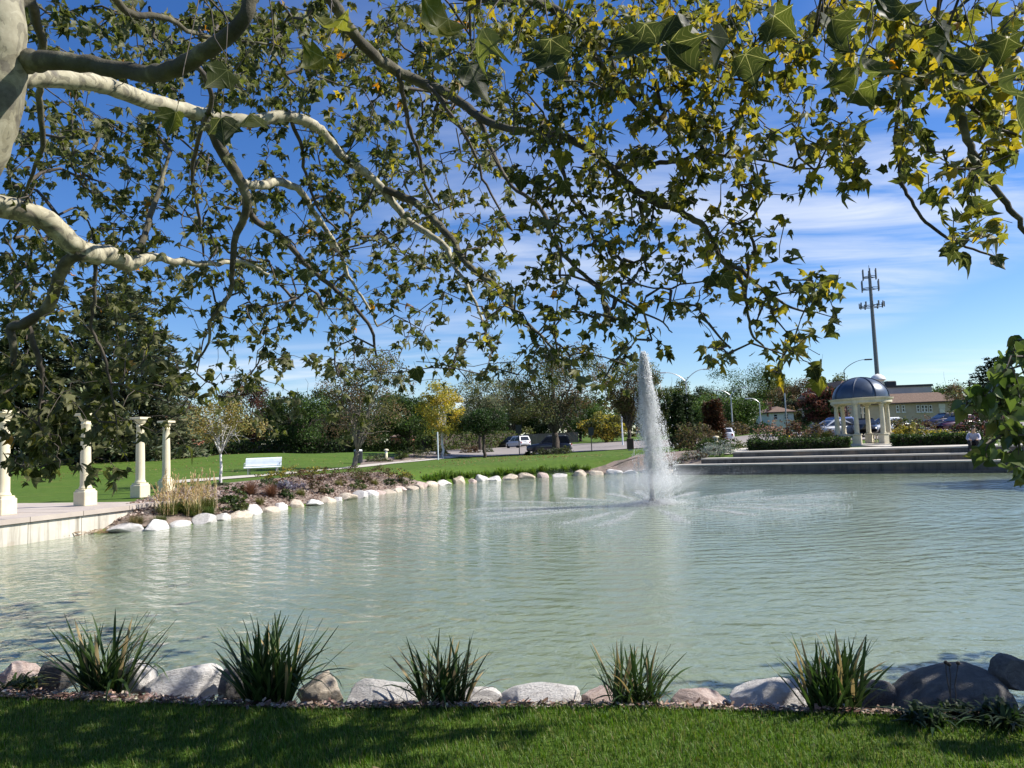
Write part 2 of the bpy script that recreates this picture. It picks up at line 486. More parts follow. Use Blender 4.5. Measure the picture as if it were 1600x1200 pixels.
# ------------------------------------------------------------------ pond
def water_mat(cx, cy):
    m, N, L, b = nodes_of('pond_water')
    p = world_pos(N)
    tint = tex_noise(N, L, 0.11, 3, 0.5, vec=p)
    c = ramp(N, L, tint, [(0.35, (0.148, 0.182, 0.114)), (0.65, (0.178, 0.214, 0.136))])
    L.new(c, b.inputs['Base Color'])
    set_in(b, Roughness=0.03, IOR=1.33)
    b.inputs['Subsurface Weight'].default_value = 1.0          # silty water: light spreads below the surface
    b.inputs['Subsurface Radius'].default_value = (1.0, 1.0, 0.8); b.inputs['Subsurface Scale'].default_value = 0.3
    sub = N.new('ShaderNodeVectorMath'); sub.operation = 'SUBTRACT'; L.new(p, sub.inputs[0]); sub.inputs[1].default_value = (cx, cy, 0)
    rip = N.new('ShaderNodeTexWave'); rip.wave_type = 'RINGS'; rip.rings_direction = 'Z'; rip.wave_profile = 'SIN'
    rip.inputs['Scale'].default_value = 0.85; rip.inputs['Distortion'].default_value = 7.0; rip.inputs['Detail'].default_value = 3
    rip.inputs['Detail Scale'].default_value = 0.9; rip.inputs['Detail Roughness'].default_value = 0.55
    L.new(sub.outputs[0], rip.inputs['Vector'])
    n1 = tex_noise(N, L, 2.1, 3, 0.5, vec=p, stretch=(0.75, 1.15, 1), dist=0.6)
    n2 = tex_noise(N, L, 7.5, 3, 0.55, vec=p, stretch=(0.9, 1.1, 1), dist=0.4)
    patch = tex_noise(N, L, 0.22, 3, 0.6, vec=p)
    def mth(op, a, c=None):
        n = N.new('ShaderNodeMath'); n.operation = op
        for i, v in enumerate((a, c)):
            if v is None: continue
            if isinstance(v, (int, float)): n.inputs[i].default_value = v
            else: L.new(v, n.inputs[i])
        return n.outputs[0]
    h = mth('ADD', mth('ADD', mth('MULTIPLY', rip.outputs['Fac'], 0.10), mth('MULTIPLY', n1, 0.55)), mth('MULTIPLY', n2, 0.26))
    h = mth('MULTIPLY', h, mth('ADD', mth('MULTIPLY', patch, 2.2), -0.25))
    bump(N, L, b, h, 1.0, 0.09)
    return m
FOUNT = at_z(1020, 788, 0)
cen = SHORE.mean(0)
ring = []
for i in range(len(SHORE)):
    a, b_, c_ = SHORE[i - 1], SHORE[i], SHORE[(i + 1) % len(SHORE)]
    t = (c_ - a) / np.linalg.norm(c_ - a); n = np.array([t[1], -t[0]])
    if shore_dist([b_ + n * 0.2])[0] < 0: n = -n
    ring.append((*(b_ + n * 0.45), 0.0))
wm = MB(); wm.add(ring, [tuple(range(len(ring)))])
me = wm.mesh('water', water_mat(FOUNT.x, FOUNT.y))
bm = bmesh.new(); bm.from_mesh(me); bmesh.ops.triangulate(bm, faces=bm.faces); bmesh.ops.recalc_face_normals(bm, faces=bm.faces)
for f_ in bm.faces:
    if f_.normal.z < 0: f_.normal_flip()
bm.to_mesh(me); bm.free()
structure(link('water', me))

# ------------------------------------------------------------------ strips laid over the land
def strip(name, edge_a, edge_b, mat, lift, nu=40, nv=6, flat=None, thick=0.0):
    """a sheet between two edges (lists of world x, y), draped on the land"""
    def resample(e, n):
        e = np.array([tuple(p)[:2] for p in e]); s = np.r_[0, np.cumsum(np.linalg.norm(np.diff(e, axis=0), axis=1))]
        t = np.linspace(0, s[-1], n); return np.stack([np.interp(t, s, e[:, k]) for k in (0, 1)], 1)
    A, B = resample(edge_a, nu), resample(edge_b, nu)
    t = np.linspace(0, 1, nv)[None, :, None]
    P = (A[:, None] * (1 - t) + B[:, None] * t)
    xy = P.reshape(-1, 2); z = ground_many(xy) + lift if flat is None else np.full(len(xy), flat)
    if thick:                                     # edges turn down into the ground
        zz = z.reshape(nu, nv)
    idx = np.arange(nu * nv).reshape(nu, nv)
    f = np.stack([idx[:-1, :-1], idx[1:, :-1], idx[1:, 1:], idx[:-1, 1:]], -1).reshape(-1, 4)
    v = np.column_stack([xy, z])
    e1, e2 = A[1] - A[0], B[0] - A[0]
    if e1[0] * e2[1] - e1[1] * e2[0] < 0: f = f[:, ::-1]
    return structure(link(name, fast_mesh(name, v, f, mat, smooth=True)))
gp = lambda *pts: [on_ground(x, y) for x, y in pts]
# the walk that runs from the plaza past the bench to the car park
strip('path', gp((262, 757), (345, 750), (420, 744), (490, 738), (552, 732), (640, 722.5), (720, 714.5), (800, 708)),
      gp((262, 752), (345, 746.5), (420, 741), (490, 735), (552, 729), (640, 719.5), (720, 712), (800, 706)), M['path'], 0.035, 60, 4)
# mulch beds
strip('mulch_bed', gp((160, 831.5), (232, 829), (330, 813), (430, 796), (520, 782), (600, 769), (665, 760), (700, 757)),
      gp((175, 818), (262, 780), (264, 764), (345, 757), (420, 749), (490, 743), (552, 738), (600, 746), (640, 753)), M['mulch'], 0.03, 70, 14)
strip('mulch_bed', gp((562, 729), (620, 723), (700, 715.5), (780, 708.5)), gp((565, 719), (625, 714), (700, 709), (780, 705.0)), M['mulch'], 0.03, 30, 5)
strip('mulch_bed', gp((900, 742), (960, 740), (1010, 738.5), (1058, 740), (1100, 728)), gp((960, 722), (1000, 716), (1060, 706), (1120, 700), (1136, 700)), M['mulch'], 0.03, 30, 10)
# car park and the lane on the right
strip('car_park', [stand(640, 74), stand(720, 66), stand(800, 69), stand(900, 72), stand(1010, 74), stand(1100, 70)],
      [stand(640, 90), stand(700, 108), stand(790, 124), stand(880, 124), stand(1000, 118), stand(1100, 112)], M['asphalt'], 0.05, 50, 30)
strip('kerb', [stand(640, 73.6), stand(720, 65.6), stand(800, 68.6), stand(900, 71.6), stand(1010, 73.6)],
      [stand(640, 74.0), stand(720, 66.0), stand(800, 69.0), stand(900, 72.0), stand(1010, 74.0)], M['kerb'], 0.13, 40, 2)
strip('road', [stand(1100, 57), stand(1180, 57), stand(1300, 55), stand(1480, 53), stand(1680, 52)],
      [stand(1100, 92), stand(1180, 92), stand(1300, 90), stand(1480, 86), stand(1680, 84)], M['asphalt'], 0.05, 40, 20)
strip('kerb', [stand(1180, 56.7), stand(1300, 54.7), stand(1480, 52.7), stand(1680, 51.7)],
      [stand(1180, 57.0), stand(1300, 55.0), stand(1480, 53.0), stand(1680, 52.0)], M['kerb'], 0.14, 40, 2)

def litter(name, lab, cat, pts_px, n, size, cols, mat, lift=.045):
    """small flat pieces strewn over a patch of ground outlined by pixels"""
    poly = np.array([tuple(on_ground(*q))[:2] for q in pts_px]); lo, hi = poly.min(0), poly.max(0); q = rng.uniform(lo, hi, (n * 4, 2)); ins = np.zeros(len(q), bool)
    for a, b_ in zip(poly, np.roll(poly, -1, axis=0)):
        c_ = (a[1] <= q[:, 1]) != (b_[1] <= q[:, 1]); ins ^= c_ & (q[:, 0] < a[0] + (q[:, 1] - a[1]) * (b_[0] - a[0]) / (b_[1] - a[1] + 1e-12))
    q = q[ins][:n]; k = len(q); a = rng.uniform(0, 6.283, k)
    P = np.column_stack([q, ground_many(q) + lift + rng.uniform(0, .03, k)]); base = np.array(cols)[rng.integers(len(cols), size=k)] * rng.uniform(.75, 1.25, (k, 1))
    rot = frames(np.column_stack([np.cos(a), np.sin(a), rng.normal(0, .35, k)]), norm(rng.normal(size=(k, 3)) * .45 + [0, 0, 1]))
    return tag(stuff(link(name, scatter(name, QUAD_V, QUAD_F, P, rot, rng.uniform(.6, 1.5, k) * size, mat, base))), lab, cat)
# ------------------------------------------------------------------ plaza on the left with its wall
PLAZA_Z = 0.64
w0, w1, w2 = at_z(-170, 871, 0), at_z(120, 833, 0), at_z(262, 822, 0)
fa, fb = at_z(-170, 832, PLAZA_Z), at_z(262, 783, PLAZA_Z)
ba, bb = at_z(-170, 782, PLAZA_Z), at_z(268, 754, PLAZA_Z)
u = (fb - fa); plaza_len = u.length; u.normalize(); vdir = Vector((-u.y, u.x, 0))
sa_, sb_, da_, db_ = (ba - fa).dot(u), (bb - fa).dot(u), (ba - fa).dot(vdir), (bb - fa).dot(vdir)
slope = (db_ - da_) / (sb_ - sa_); depth_a, depth_b = da_ - sa_ * slope, da_ + (plaza_len - sa_) * slope
plaza = thing('plaza_pavement', 'pale concrete plaza on the left carrying the row of cream columns', 'pavement')
del plaza['label'], plaza['category']; structure(plaza)
nslab = 9
for i in range(nslab):                            # paving slabs with open joints
    s0, s1 = i / nslab * plaza_len + 0.012, (i + 1) / nslab * plaza_len - 0.012
    for j in range(3):
        q = []
        for s_, e0 in ((s0, 0), (s1, 1)):
            d = depth_a + (depth_b - depth_a) * s_ / plaza_len
            q.append((fa + u * s_ + vdir * (d * j / 3 + 0.012), fa + u * s_ + vdir * (d * (j + 1) / 3 - 0.012)))
        pts = [q[0][0], q[1][0], q[1][1], q[0][1]]
        MB().prism([(p.x, p.y) for p in pts], PLAZA_Z - 0.25, PLAZA_Z + rng.uniform(-.004, .004)).build('slab', M['paving'], plaza)
MB().prism([(p.x, p.y) for p in (fa + u * .02 + vdir * .02, fb + vdir * .02, fb + vdir * (depth_b - .02), fa + u * .02 + vdir * (depth_a - .02))], PLAZA_Z - 0.5, PLAZA_Z - 0.02).build('joint_bed', M['mulch'], plaza)
wall = thing('retaining_wall', 'water-stained concrete retaining wall below the column plaza', 'wall', (0, 0, 0))
nrm = -vdir
npan = 5
for i in range(npan):                             # poured panels with narrow joints
    a = fa + u * (plaza_len * i / npan + .008); b_ = fa + u * (plaza_len * (i + 1) / npan - .008)
    MB().prism([(p.x, p.y) for p in (a + nrm * .02, b_ + nrm * .02, b_ + vdir * .3, a + vdir * .3)], -0.6, PLAZA_Z - 0.14).build('panel', M['wall_conc'], wall)
    MB().prism([(p.x, p.y) for p in (a + nrm * .09, b_ + nrm * .09, b_ + vdir * .012, a + vdir * .012)], PLAZA_Z - 0.12, PLAZA_Z + .004).build('coping', M['paving'], wall)
MB().prism([(p.x, p.y) for p in (fa + vdir * .05, fb + vdir * .05, fb + vdir * .2, fa + vdir * .2)], -0.6, PLAZA_Z - .11).build('core', M['wall_conc'], wall)

# ------------------------------------------------------------------ steps on the far right shore
steps = thing('concrete_steps', 'long grey concrete steps going down to the water below the gazebo', 'steps', (0, 0, 0))
sd = Vector((STEP_B.x - STEP_A.x, STEP_B.y - STEP_A.y, 0)); slen = sd.length + 6.0; sd.normalize(); sb = Vector((-sd.y, sd.x, 0))
if sb.y < 0: sb = -sb
STEP_TOPS = [(0.10, -0.25, 0.0), (0.52, 0.0, 0.0), (0.80, 0.95, 1.2), (1.08, 1.9, 2.6)]
for k, (zt, back, left) in enumerate(STEP_TOPS):
    deep = 1.0 if k < 3 else 3.2
    nseg = 7
    for i in range(nseg):
        l0 = left + (slen - left) * i / nseg + .006; l1 = left + (slen - left) * (i + 1) / nseg - .006
        o = Vector((STEP_A.x, STEP_A.y, 0)) + sb * back
        c4 = [o + sd * l0, o + sd * l1, o + sd * l1 + sb * deep, o + sd * l0 + sb * deep]
        if k == 0:
            MB().prism([(p.x, p.y) for p in c4], -0.8, zt).build('plinth', M['step_shade_conc'], steps); continue
        MB().prism([(p.x, p.y) for p in c4], -0.8, zt - .07).build('riser', M['step_shade_conc'], steps)
        o2 = o - sb * .035
        c5 = [o2 + sd * (l0 - .003), o2 + sd * (l1 + .003), o2 + sd * (l1 + .003) + sb * deep, o2 + sd * (l0 - .003) + sb * deep]
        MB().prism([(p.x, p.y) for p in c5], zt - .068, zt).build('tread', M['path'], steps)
DECK_Z = STEP_TOPS[-1][0]
# ================================================================== columns on the plaza
M['cream'] = concrete_mat('cream_stucco', (0.60, 0.53, 0.36), (0.69, 0.62, 0.44), 2.5, True, (0.45, 0.39, 0.26), 0.3)
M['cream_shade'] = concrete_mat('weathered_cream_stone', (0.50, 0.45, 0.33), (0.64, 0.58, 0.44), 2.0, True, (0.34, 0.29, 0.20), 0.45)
def column_mesh(h):
    ped = MB().cbox(-.225, .225, -.225, .225, 0, .42, .02).cbox(-.19, .19, -.19, .19, .42, .48, .015)
    shaft = MB(); prof = [(.18, .48), (.185, .51), (.17, .54), (.153, .57)]
    for i in range(9):
        t = i / 8; prof.append((.148 - .026 * t * t, .60 + (h - .95) * t))
    prof += [(.142, h - .33), (.142, h - .31), (.124, h - .29), (.124, h - .24)]
    shaft.lathe(prof, 28)
    cap = MB().lathe([(.126, h - .24), (.16, h - .19), (.195, h - .11), (.21, h - .075)], 28).cbox(-.235, .235, -.235, .235, h - .075, h, .012)
    return ped.mesh('pedestal', M['cream']), shaft.mesh('shaft', M['cream'], True), cap.mesh('capital', M['cream'])
COLS_PX = [(-8, 806, 'cream plaza column cut by the left edge of the picture'),
           (124, 791, 'cream plaza column second from the left, crossed by the hanging plane leaves'),
           (212, 778, 'cream plaza column third from the left, between two others on the plaza'),
           (254, 769, 'cream plaza column nearest the tall blond ornamental grass')]
pm, sm, cm = column_mesh(2.72)
for px, py, lab in COLS_PX:
    p = at_z(px, py, PLAZA_Z)
    t = thing('column', lab, 'column', (p.x, p.y + .3, PLAZA_Z + .002), math.atan2(u.y, u.x), 'cream columns on the plaza')
    link('pedestal', pm, t); link('shaft', sm, t); link('capital', cm, t)

# ================================================================== gazebo
M['dome'] = mottled('dome_blue_metal', (0.048, 0.066, 0.095), (0.075, 0.098, 0.135), 2.0, 0.36, 0.12, 20, 0.004, metallic=0.35)
M['dome_rib'] = plain('dome_rib_metal', (0.05, 0.065, 0.095), 0.4, 0.4)
GZ = at_y(1350, 694, 43.5); GZ.z = DECK_Z + .01
gaz = thing('gazebo', 'small round cream gazebo with a blue ribbed dome at the top of the steps', 'gazebo', GZ, R(-8))
Rg = 1.42
floor = MB().lathe([(Rg + .35, -.25), (Rg + .35, .05), (Rg + .33, .06)], 36).build('floor', M['path'], gaz)
cshaft = MB().lathe([(.155, .66), (.165, .70), (.14, .73)] + [(.135 - .03 * (i / 6) ** 2, .75 + 1.5 * i / 6) for i in range(7)] + [(.125, 2.28), (.165, 2.36)], 20).mesh('column_shaft', M['cream_shade'], True)
cped = MB().cbox(-.20, .20, -.20, .20, .06, .60, .02).cbox(-.23, .23, -.23, .23, .60, .66, .015).mesh('column_pedestal', M['cream_shade'])
ccap = MB().cbox(-.19, .19, -.19, .19, 2.36, 2.44, .012).mesh('column_capital', M['cream_shade'])
angs = [-120, -60, 0, 60, 120, 180]              # -90 faces the water; the opening lies between the first two
for a in angs:
    p = (Rg * math.cos(R(a)), Rg * math.sin(R(a)), 0)
    for nm, mh in (('pedestal', cped), ('shaft', cshaft), ('capital', ccap)):
        o = link(nm, mh, gaz); o.location = p; o.rotation_euler.z = R(a)
bal = MB().lathe([(.035, .12), (.05, .2), (.03, .28), (.055, .40), (.03, .50), (.04, .56)], 10).mesh('baluster', M['cream_shade'], True)
for a0, a1 in ((-60, 0), (0, 60), (120, 180), (180, 240)):
    p0 = Vector((Rg * math.cos(R(a0)), Rg * math.sin(R(a0)), 0)); p1 = Vector((Rg * math.cos(R(a1)), Rg * math.sin(R(a1)), 0))
    d = (p1 - p0); L_ = d.length; ang = math.atan2(d.y, d.x); mid = (p0 + p1) / 2
    hl = L_ / 2 - .21
    rail = MB().cbox(-hl, hl, -.10, .10, .56, .655, .015).build('top_rail', M['cream_shade'], gaz, at=mid); rail.rotation_euler.z = ang
    foot = MB().cbox(-hl, hl, -.09, .09, .06, .12, .01).build('bottom_rail', M['cream_shade'], gaz, at=mid); foot.rotation_euler.z = ang
    for k in range(5):
        o = link('baluster', bal, gaz); o.location = mid + d.normalized() * ((k - 2) * hl * .38)
MB().lathe([(Rg - .22, 2.44), (Rg + .24, 2.44), (Rg + .24, 2.60), (Rg + .30, 2.63), (Rg + .34, 2.72), (Rg + .10, 2.74), (Rg - .22, 2.74)], 48).build('entablature', M['cream_shade'], gaz)
Rd, Hd = Rg + .12, 1.20
dome = MB().lathe([(Rd, 2.74)] + [(Rd * math.cos(t), 2.76 + Hd * math.sin(t)) for t in np.linspace(0, math.pi / 2 - .03, 16)], 64).build('dome', M['dome'], gaz, True)
for k in range(8):
    a = R(45 * k + 14)
    pts = [((Rd + .012) * math.cos(t) * math.cos(a), (Rd + .012) * math.cos(t) * math.sin(a), 2.765 + (Hd + .012) * math.sin(t)) for t in np.linspace(0, math.pi / 2 - .04, 14)]
    MB().tube(pts, .035, 6).build('rib', M['dome_rib'], dome)
# paved approach
strip('path', [GZ + Vector((-1.0, -1.7, 0)), GZ + Vector((.9, -1.75, 0))], [GZ + Vector((-1.6, -6.2, 0)), GZ + Vector((.9, -6.4, 0))], M['path'], 0, 6, 6, flat=DECK_Z + .006)
strip('path', gp((1132, 711), (1200, 707)), [stand(1150, 58), stand(1178, 57.5)], M['path'], .05, 14, 6)

# ================================================================== bench, bin, bollards, signs
M['white_metal'] = mottled('white_powder_coat', (0.66, 0.72, 0.76), (0.78, 0.82, 0.85), 3.0, 0.4, 0.05, 40, 0.002)
M['grey_metal'] = plain('grey_galvanised', (0.42, 0.43, 0.44), 0.45, 0.6)
M['dark_metal'] = plain('dark_painted_metal', (0.03, 0.032, 0.034), 0.5, 0.2)
bp = on_ground(411, 742)
bench = thing('park_bench', 'white curved metal bench beside the walk on the lawn', 'bench', bp, R(8))
seat = [(-.30, .40), (-.24, .445), (-.05, .42), (.10, .43), (.10, .405), (-.05, .395), (-.24, .42), (-.30, .375)]
MB().slab_x(seat, -.92, .92).build('seat', M['white_metal'], bench)
back = [(.12, .47), (.17, .56), (.20, .70), (.25, .84), (.31, .90), (.35, .885), (.29, .83), (.235, .70), (.20, .55), (.15, .46)]
MB().slab_x(back, -.92, .92).build('backrest', M['white_metal'], bench)
for sx in (-.72, .72):
    MB().tube([(sx, -.22, 0), (sx, -.22, .40)], .025, 8).build('leg', M['grey_metal'], bench)
    MB().tube([(sx, .30, 0), (sx, .12, .42)], .025, 8).build('leg', M['grey_metal'], bench)
    MB().tube([(sx * 1.26, -.24, .43), (sx * 1.26, -.24, .62), (sx * 1.26, .18, .66)], .02, 8).build('armrest', M['grey_metal'], bench)
bn = on_ground(560, 724)
tb = thing('litter_bin', 'dark grey litter bin beside the walk by the brown tree', 'litter bin', bn)
M['bin'] = plain('bin_charcoal', (0.055, 0.065, 0.075), 0.5)
b_ = MB().lathe([(.27, 0), (.29, .05), (.30, .85), (.32, .86), (.32, .9)], 24).build('body', M['bin'], tb, True)
for k in range(24):
    a = k * math.pi / 12
    o = MB().tube([(.31 * math.cos(a), .31 * math.sin(a), .05), (.315 * math.cos(a), .315 * math.sin(a), .84)], .012, 5).build('slat', M['bin'], tb)
MB().lathe([(.33, .9), (.33, .98), (.30, 1.03), (.12, 1.06), (.12, 1.04)], 24).build('lid', M['grey_metal'], tb)
def bollard(px, Y, h, lab, mat, r=.11):
    p = stand(px, Y)
    t = thing('bollard_light', lab, 'bollard light', p)
    MB().lathe([(r * 1.25, 0), (r * 1.25, .06), (r, .1), (r * .92, h - .32)], 16).build('post', mat, t, True)
    MB().lathe([(r * .8, h - .32), (r * .8, h - .16)], 16).build('lens', M['white_metal'], t)
    MB().lathe([(r * 1.6, h - .16), (r * 1.7, h - .12), (r * 1.3, h - .03), (.03, h)], 16).build('cap', mat, t, True)
bp2 = on_ground(603, 721)
bollard(603, bp2.y, 1.0, 'short cream bollard light in the bed beside the walk', M['cream'], .12)
bollard(1119, 47, .95, 'short cream bollard light by the silvery shrubs left of the steps', M['cream'], .13)
def post(name, lab, cat, px, Y, top_py, r, mat, extra=None):
    p = stand(px, Y); top = at_y(px, top_py, Y)
    t = thing(name, lab, cat, p)
    MB().tube([(0, 0, -.1), (0, 0, top.z - p.z)], r, 10).build('post', mat, t)
    if extra: extra(t, top.z - p.z)
    return t
def sign_panel(w, h, mat):
    def f(t, top): MB().cbox(-w / 2, w / 2, -.05, -.036, top - h, top + .02, .004).build('panel', mat, t)
    return f
post('sign_post', 'thin pale post standing left of the white-trunked yellow tree', 'post', 684, 60, 675, .05, M['white_metal'])
post('sign_post', 'thin dark sign post left of the dark blue SUV', 'sign post', 811, 70, 664, .045, M['dark_metal'], sign_panel(.55, .8, M['dark_metal']))
post('sign_post', 'thin dark sign post on the lawn right of the dark blue SUV', 'sign post', 924, 70.5, 668, .045, M['dark_metal'], sign_panel(.5, .75, M['dark_metal']))
ub = stand(984.5, 69)
t = thing('utility_box', 'brown box on a stem at the foot of the tree left of the fountain', 'utility box', ub)
M['brown_box'] = plain('brown_steel', (0.06, 0.03, 0.018), 0.6)
MB().cbox(-.3, .3, -.22, .22, .12, 1.05, .03).build('cabinet', M['brown_box'], t)
MB().cbox(-.33, .33, -.25, .25, 1.052, 1.12, .02).build('cap', M['brown_box'], t)
MB().cbox(-.2, .2, -.15, .15, 0, .119, .01).build('foot', M['grey_metal'], t)

# ================================================================== street lamps
M['lamp_pole'] = plain('lamp_pole_grey', (0.55, 0.56, 0.56), 0.4, 0.3)
def street_lamp(px, Y, top_py, arms, lab, mat=None, r=.11):
    mat = mat or M['lamp_pole']
    p = stand(px, Y, top_py + 60); H = at_y(px, top_py, Y).z - p.z
    t = thing('street_lamp', lab, 'street lamp', p, 0, 'street lamps around the car park')
    MB().lathe([(r * 2, -.1), (r * 2, .25), (r * 1.3, .32)], 12).build('base', mat, t)
    MB().tube([(0, 0, .3), (0, 0, H * .5), (0, 0, H * .86)], [r, r * .8, r * .6], 10).build('pole', mat, t)
    for dx, dz in arms:
        pts = [(dx * s, 0, H * .86 + (H * .14 + dz) * math.sin(s * math.pi / 2) ** .8) for s in np.linspace(0, 1, 9)]
        a = MB().tube(pts, [r * .5] * 5 + [r * .42] * 4, 8).build('arm', mat, t)
        s = 1 if dx > 0 else -1
        e = pts[-1]
        MB().cbox(min(e[0], e[0] + s * .75), max(e[0], e[0] + s * .75), -.16, .16, e[2] - .07, e[2] + .07, .03).build('lamp_head', mat, t)
street_lamp(1074, 92, 581, [(-2.4, 0), (2.3, .25)], 'tall two-armed street lamp behind the fountain and dark columnar evergreens')
street_lamp(1145, 105, 609, [(-1.7, 0), (1.7, .25)], 'shorter two-armed street lamp in front of the round green tree')
street_lamp(1190, 100, 622, [(-1.2, 0)], 'single-armed pale street lamp above the seedhead shrubs')
street_lamp(1322, 78, 563, [(2.3, 0)], 'slim dark street lamp curving out behind the blue dome', M['dark_metal'], .07)
post('lamp_post', 'plain white post in the car park beside the tree left of the fountain', 'post', 973, 88, 650, .09, M['white_metal'])
post('utility_pole', 'short grey pole at the right end of the small brown-roofed house', 'pole', 1231, 118, 614, .11, M['grey_metal'])

# ================================================================== cell tower, power poles
M['tower'] = plain('tower_steel', (0.15, 0.155, 0.165), 0.5, 0.5)
tp = at_y(1371, 590, 135); tz = gz(tp.x, 135)
tower = thing('cell_tower', 'tall slim cell tower with three antenna rings behind the gazebo', 'tower', (tp.x, 135, tz))
def tower_h(py): return at_y(1355, py, 135).z - tz
Ht = tower_h(428)
MB().tube([(0, 0, -.2), (0, 0, Ht * .5), (0, 0, Ht)], [.42, .36, .26], 12).build('mast', M['tower'], tower)
for py, rad, ph in ((479, 2.0, 1.0), (451, 1.5, 2.0), (433, 1.15, 1.9)):
    h = tower_h(py); pl = MB()
    for k in range(12):
        a0, a1 = k * math.pi / 6, (k + 1) * math.pi / 6
        pl.tube([(rad * math.cos(a0), rad * math.sin(a0), h), (rad * math.cos(a1), rad * math.sin(a1), h)], .07, 5)
    plo = pl.build('platform', M['tower'], tower)
    for k in range(3):
        a = k * 2.1 + .4
        MB().tube([(0, 0, h), (rad * math.cos(a), rad * math.sin(a), h)], .08, 5).build('strut', M['tower'], plo)
    for k in range(12 if rad > 1.8 else 6):
        a = k * (math.pi / 6 if rad > 1.8 else math.pi / 3) + .12; x, y = (rad + .1) * math.cos(a), (rad + .1) * math.sin(a)
        o = MB().cbox(-.08, .08, -.13, .13, h - ph * .25, h + ph * .75, .02).build('antenna', M['tower'], tower, at=(x, y, 0)); o.rotation_euler.z = a
MB().tube([(0, 0, Ht), (0, 0, Ht + 1.6)], .05, 6).build('whip', M['tower'], tower)
M['pole_wood'] = mottled('weathered_pole_wood', (0.10, 0.075, 0.055), (0.18, 0.14, 0.11), 3, 0.9, 0.4, 30, 0.01)
for px, Y, top, lab in ((1518, 150, 596, 'wooden power pole left of a taller pole behind the round-leaved shrub'),
                        (1539, 140, 590, 'tallest wooden power pole with two crossarms above the far roofs'),
                        (1531, 230, 618, 'smallest distant power pole between the two nearer wooden poles')):
    p = stand(px, Y, 640); H = at_y(px, top, Y).z - p.z
    t = thing('power_pole', lab, 'power pole', p, R(12), 'power poles on the right')
    MB().tube([(0, 0, -.2), (0, 0, H)], [.20, .14], 8).build('pole', M['pole_wood'], t)
    for k, w in ((.3, 1.6), (1.6, 1.4)):
        ca = MB().box(-w, w, -.09, .07, H - k - .14, H - k).build('crossarm', M['pole_wood'], t)
        for s in (-.9, -.45, .45, .9):
            MB().lathe([(.06, H - k), (.08, H - k + .1), (.05, H - k + .22)], 8, (s * w, 0)).build('insulator', M['grey_metal'], ca)
# ================================================================== buildings
M['stucco'] = mottled('beige_stucco', (0.42, 0.34, 0.25), (0.50, 0.42, 0.32), 1.2, 0.85, 0.15, 30, 0.01)
M['white_wall'] = mottled('white_siding', (0.62, 0.62, 0.60), (0.74, 0.74, 0.72), 1.0, 0.7, 0.1, 20, 0.01)
M['grey_wall'] = mottled('grey_panel_wall', (0.30, 0.31, 0.32), (0.38, 0.39, 0.40), 0.6, 0.7, 0.1, 20, 0.01)
M['roof_brown'] = mottled('brown_shingle', (0.10, 0.062, 0.043), (0.175, 0.112, 0.08), 5, 0.9, 0.6, 9, 0.05)
M['roof_red'] = mottled('red_brown_shingle', (0.20, 0.07, 0.05), (0.30, 0.12, 0.08), 5, 0.9, 0.6, 9, 0.05)
M['brick'] = mottled('far_red_brick', (0.25, 0.09, 0.055), (0.36, 0.15, 0.10), 9, 0.9, 0.4, 30, 0.02)
M['glass'] = mottled('window_glass', (0.015, 0.018, 0.022), (0.03, 0.035, 0.04), 2, 0.08, 0)
M['trim'] = plain('white_trim', (0.72, 0.70, 0.66), 0.6)
M['coping'] = plain('dark_coping', (0.025, 0.025, 0.03), 0.6)
def window(parent, x, z0, w, h, y, frame_mat=None):
    fr = MB()
    for a in ((x - w / 2, x - w / 2 + .09, z0, z0 + h), (x + w / 2 - .09, x + w / 2, z0, z0 + h), (x - w / 2 + .09, x + w / 2 - .09, z0, z0 + .09),
              (x - w / 2 + .09, x + w / 2 - .09, z0 + h - .09, z0 + h), (x - w / 2 + .09, x + w / 2 - .09, z0 + h * .5 - .04, z0 + h * .5 + .04)):
        fr.box(a[0], a[1], y - .06, y + .06, a[2], a[3])
    f = fr.build('window', frame_mat or M['trim'], parent)
    MB().box(x - w / 2 + .04, x + w / 2 - .04, y - .02, y + .01, z0 + .04, z0 + h - .04).build('pane', M['glass'], f)
    MB().box(x - w / 2 - .08, x + w / 2 + .08, y - .12, y + .03, z0 - .10, z0 - .003).build('sill', M['trim'], f)
def hip_roof(parent, x0, x1, y0, y1, z, rise, over, mat, name='roof', ridge=0.0):
    x0 -= over; x1 += over; y0 -= over; y1 += over
    i = min((y1 - y0), (x1 - x0)) / 2 - ridge
    vs = [(x0, y0, z), (x1, y0, z), (x1, y1, z), (x0, y1, z), (x0, y0, z + .18), (x1, y0, z + .18), (x1, y1, z + .18), (x0, y1, z + .18),
          (x0 + i, y0 + i, z + rise), (x1 - i, y0 + i, z + rise), (x1 - i, y1 - i, z + rise), (x0 + i, y1 - i, z + rise)]
    fs = [(3, 2, 1, 0), (0, 1, 5, 4), (1, 2, 6, 5), (2, 3, 7, 6), (3, 0, 4, 7), (4, 5, 9, 8), (5, 6, 10, 9), (6, 7, 11, 10), (7, 4, 8, 11), (8, 9, 10, 11)]
    return MB().add(vs, fs).build(name, mat, parent)
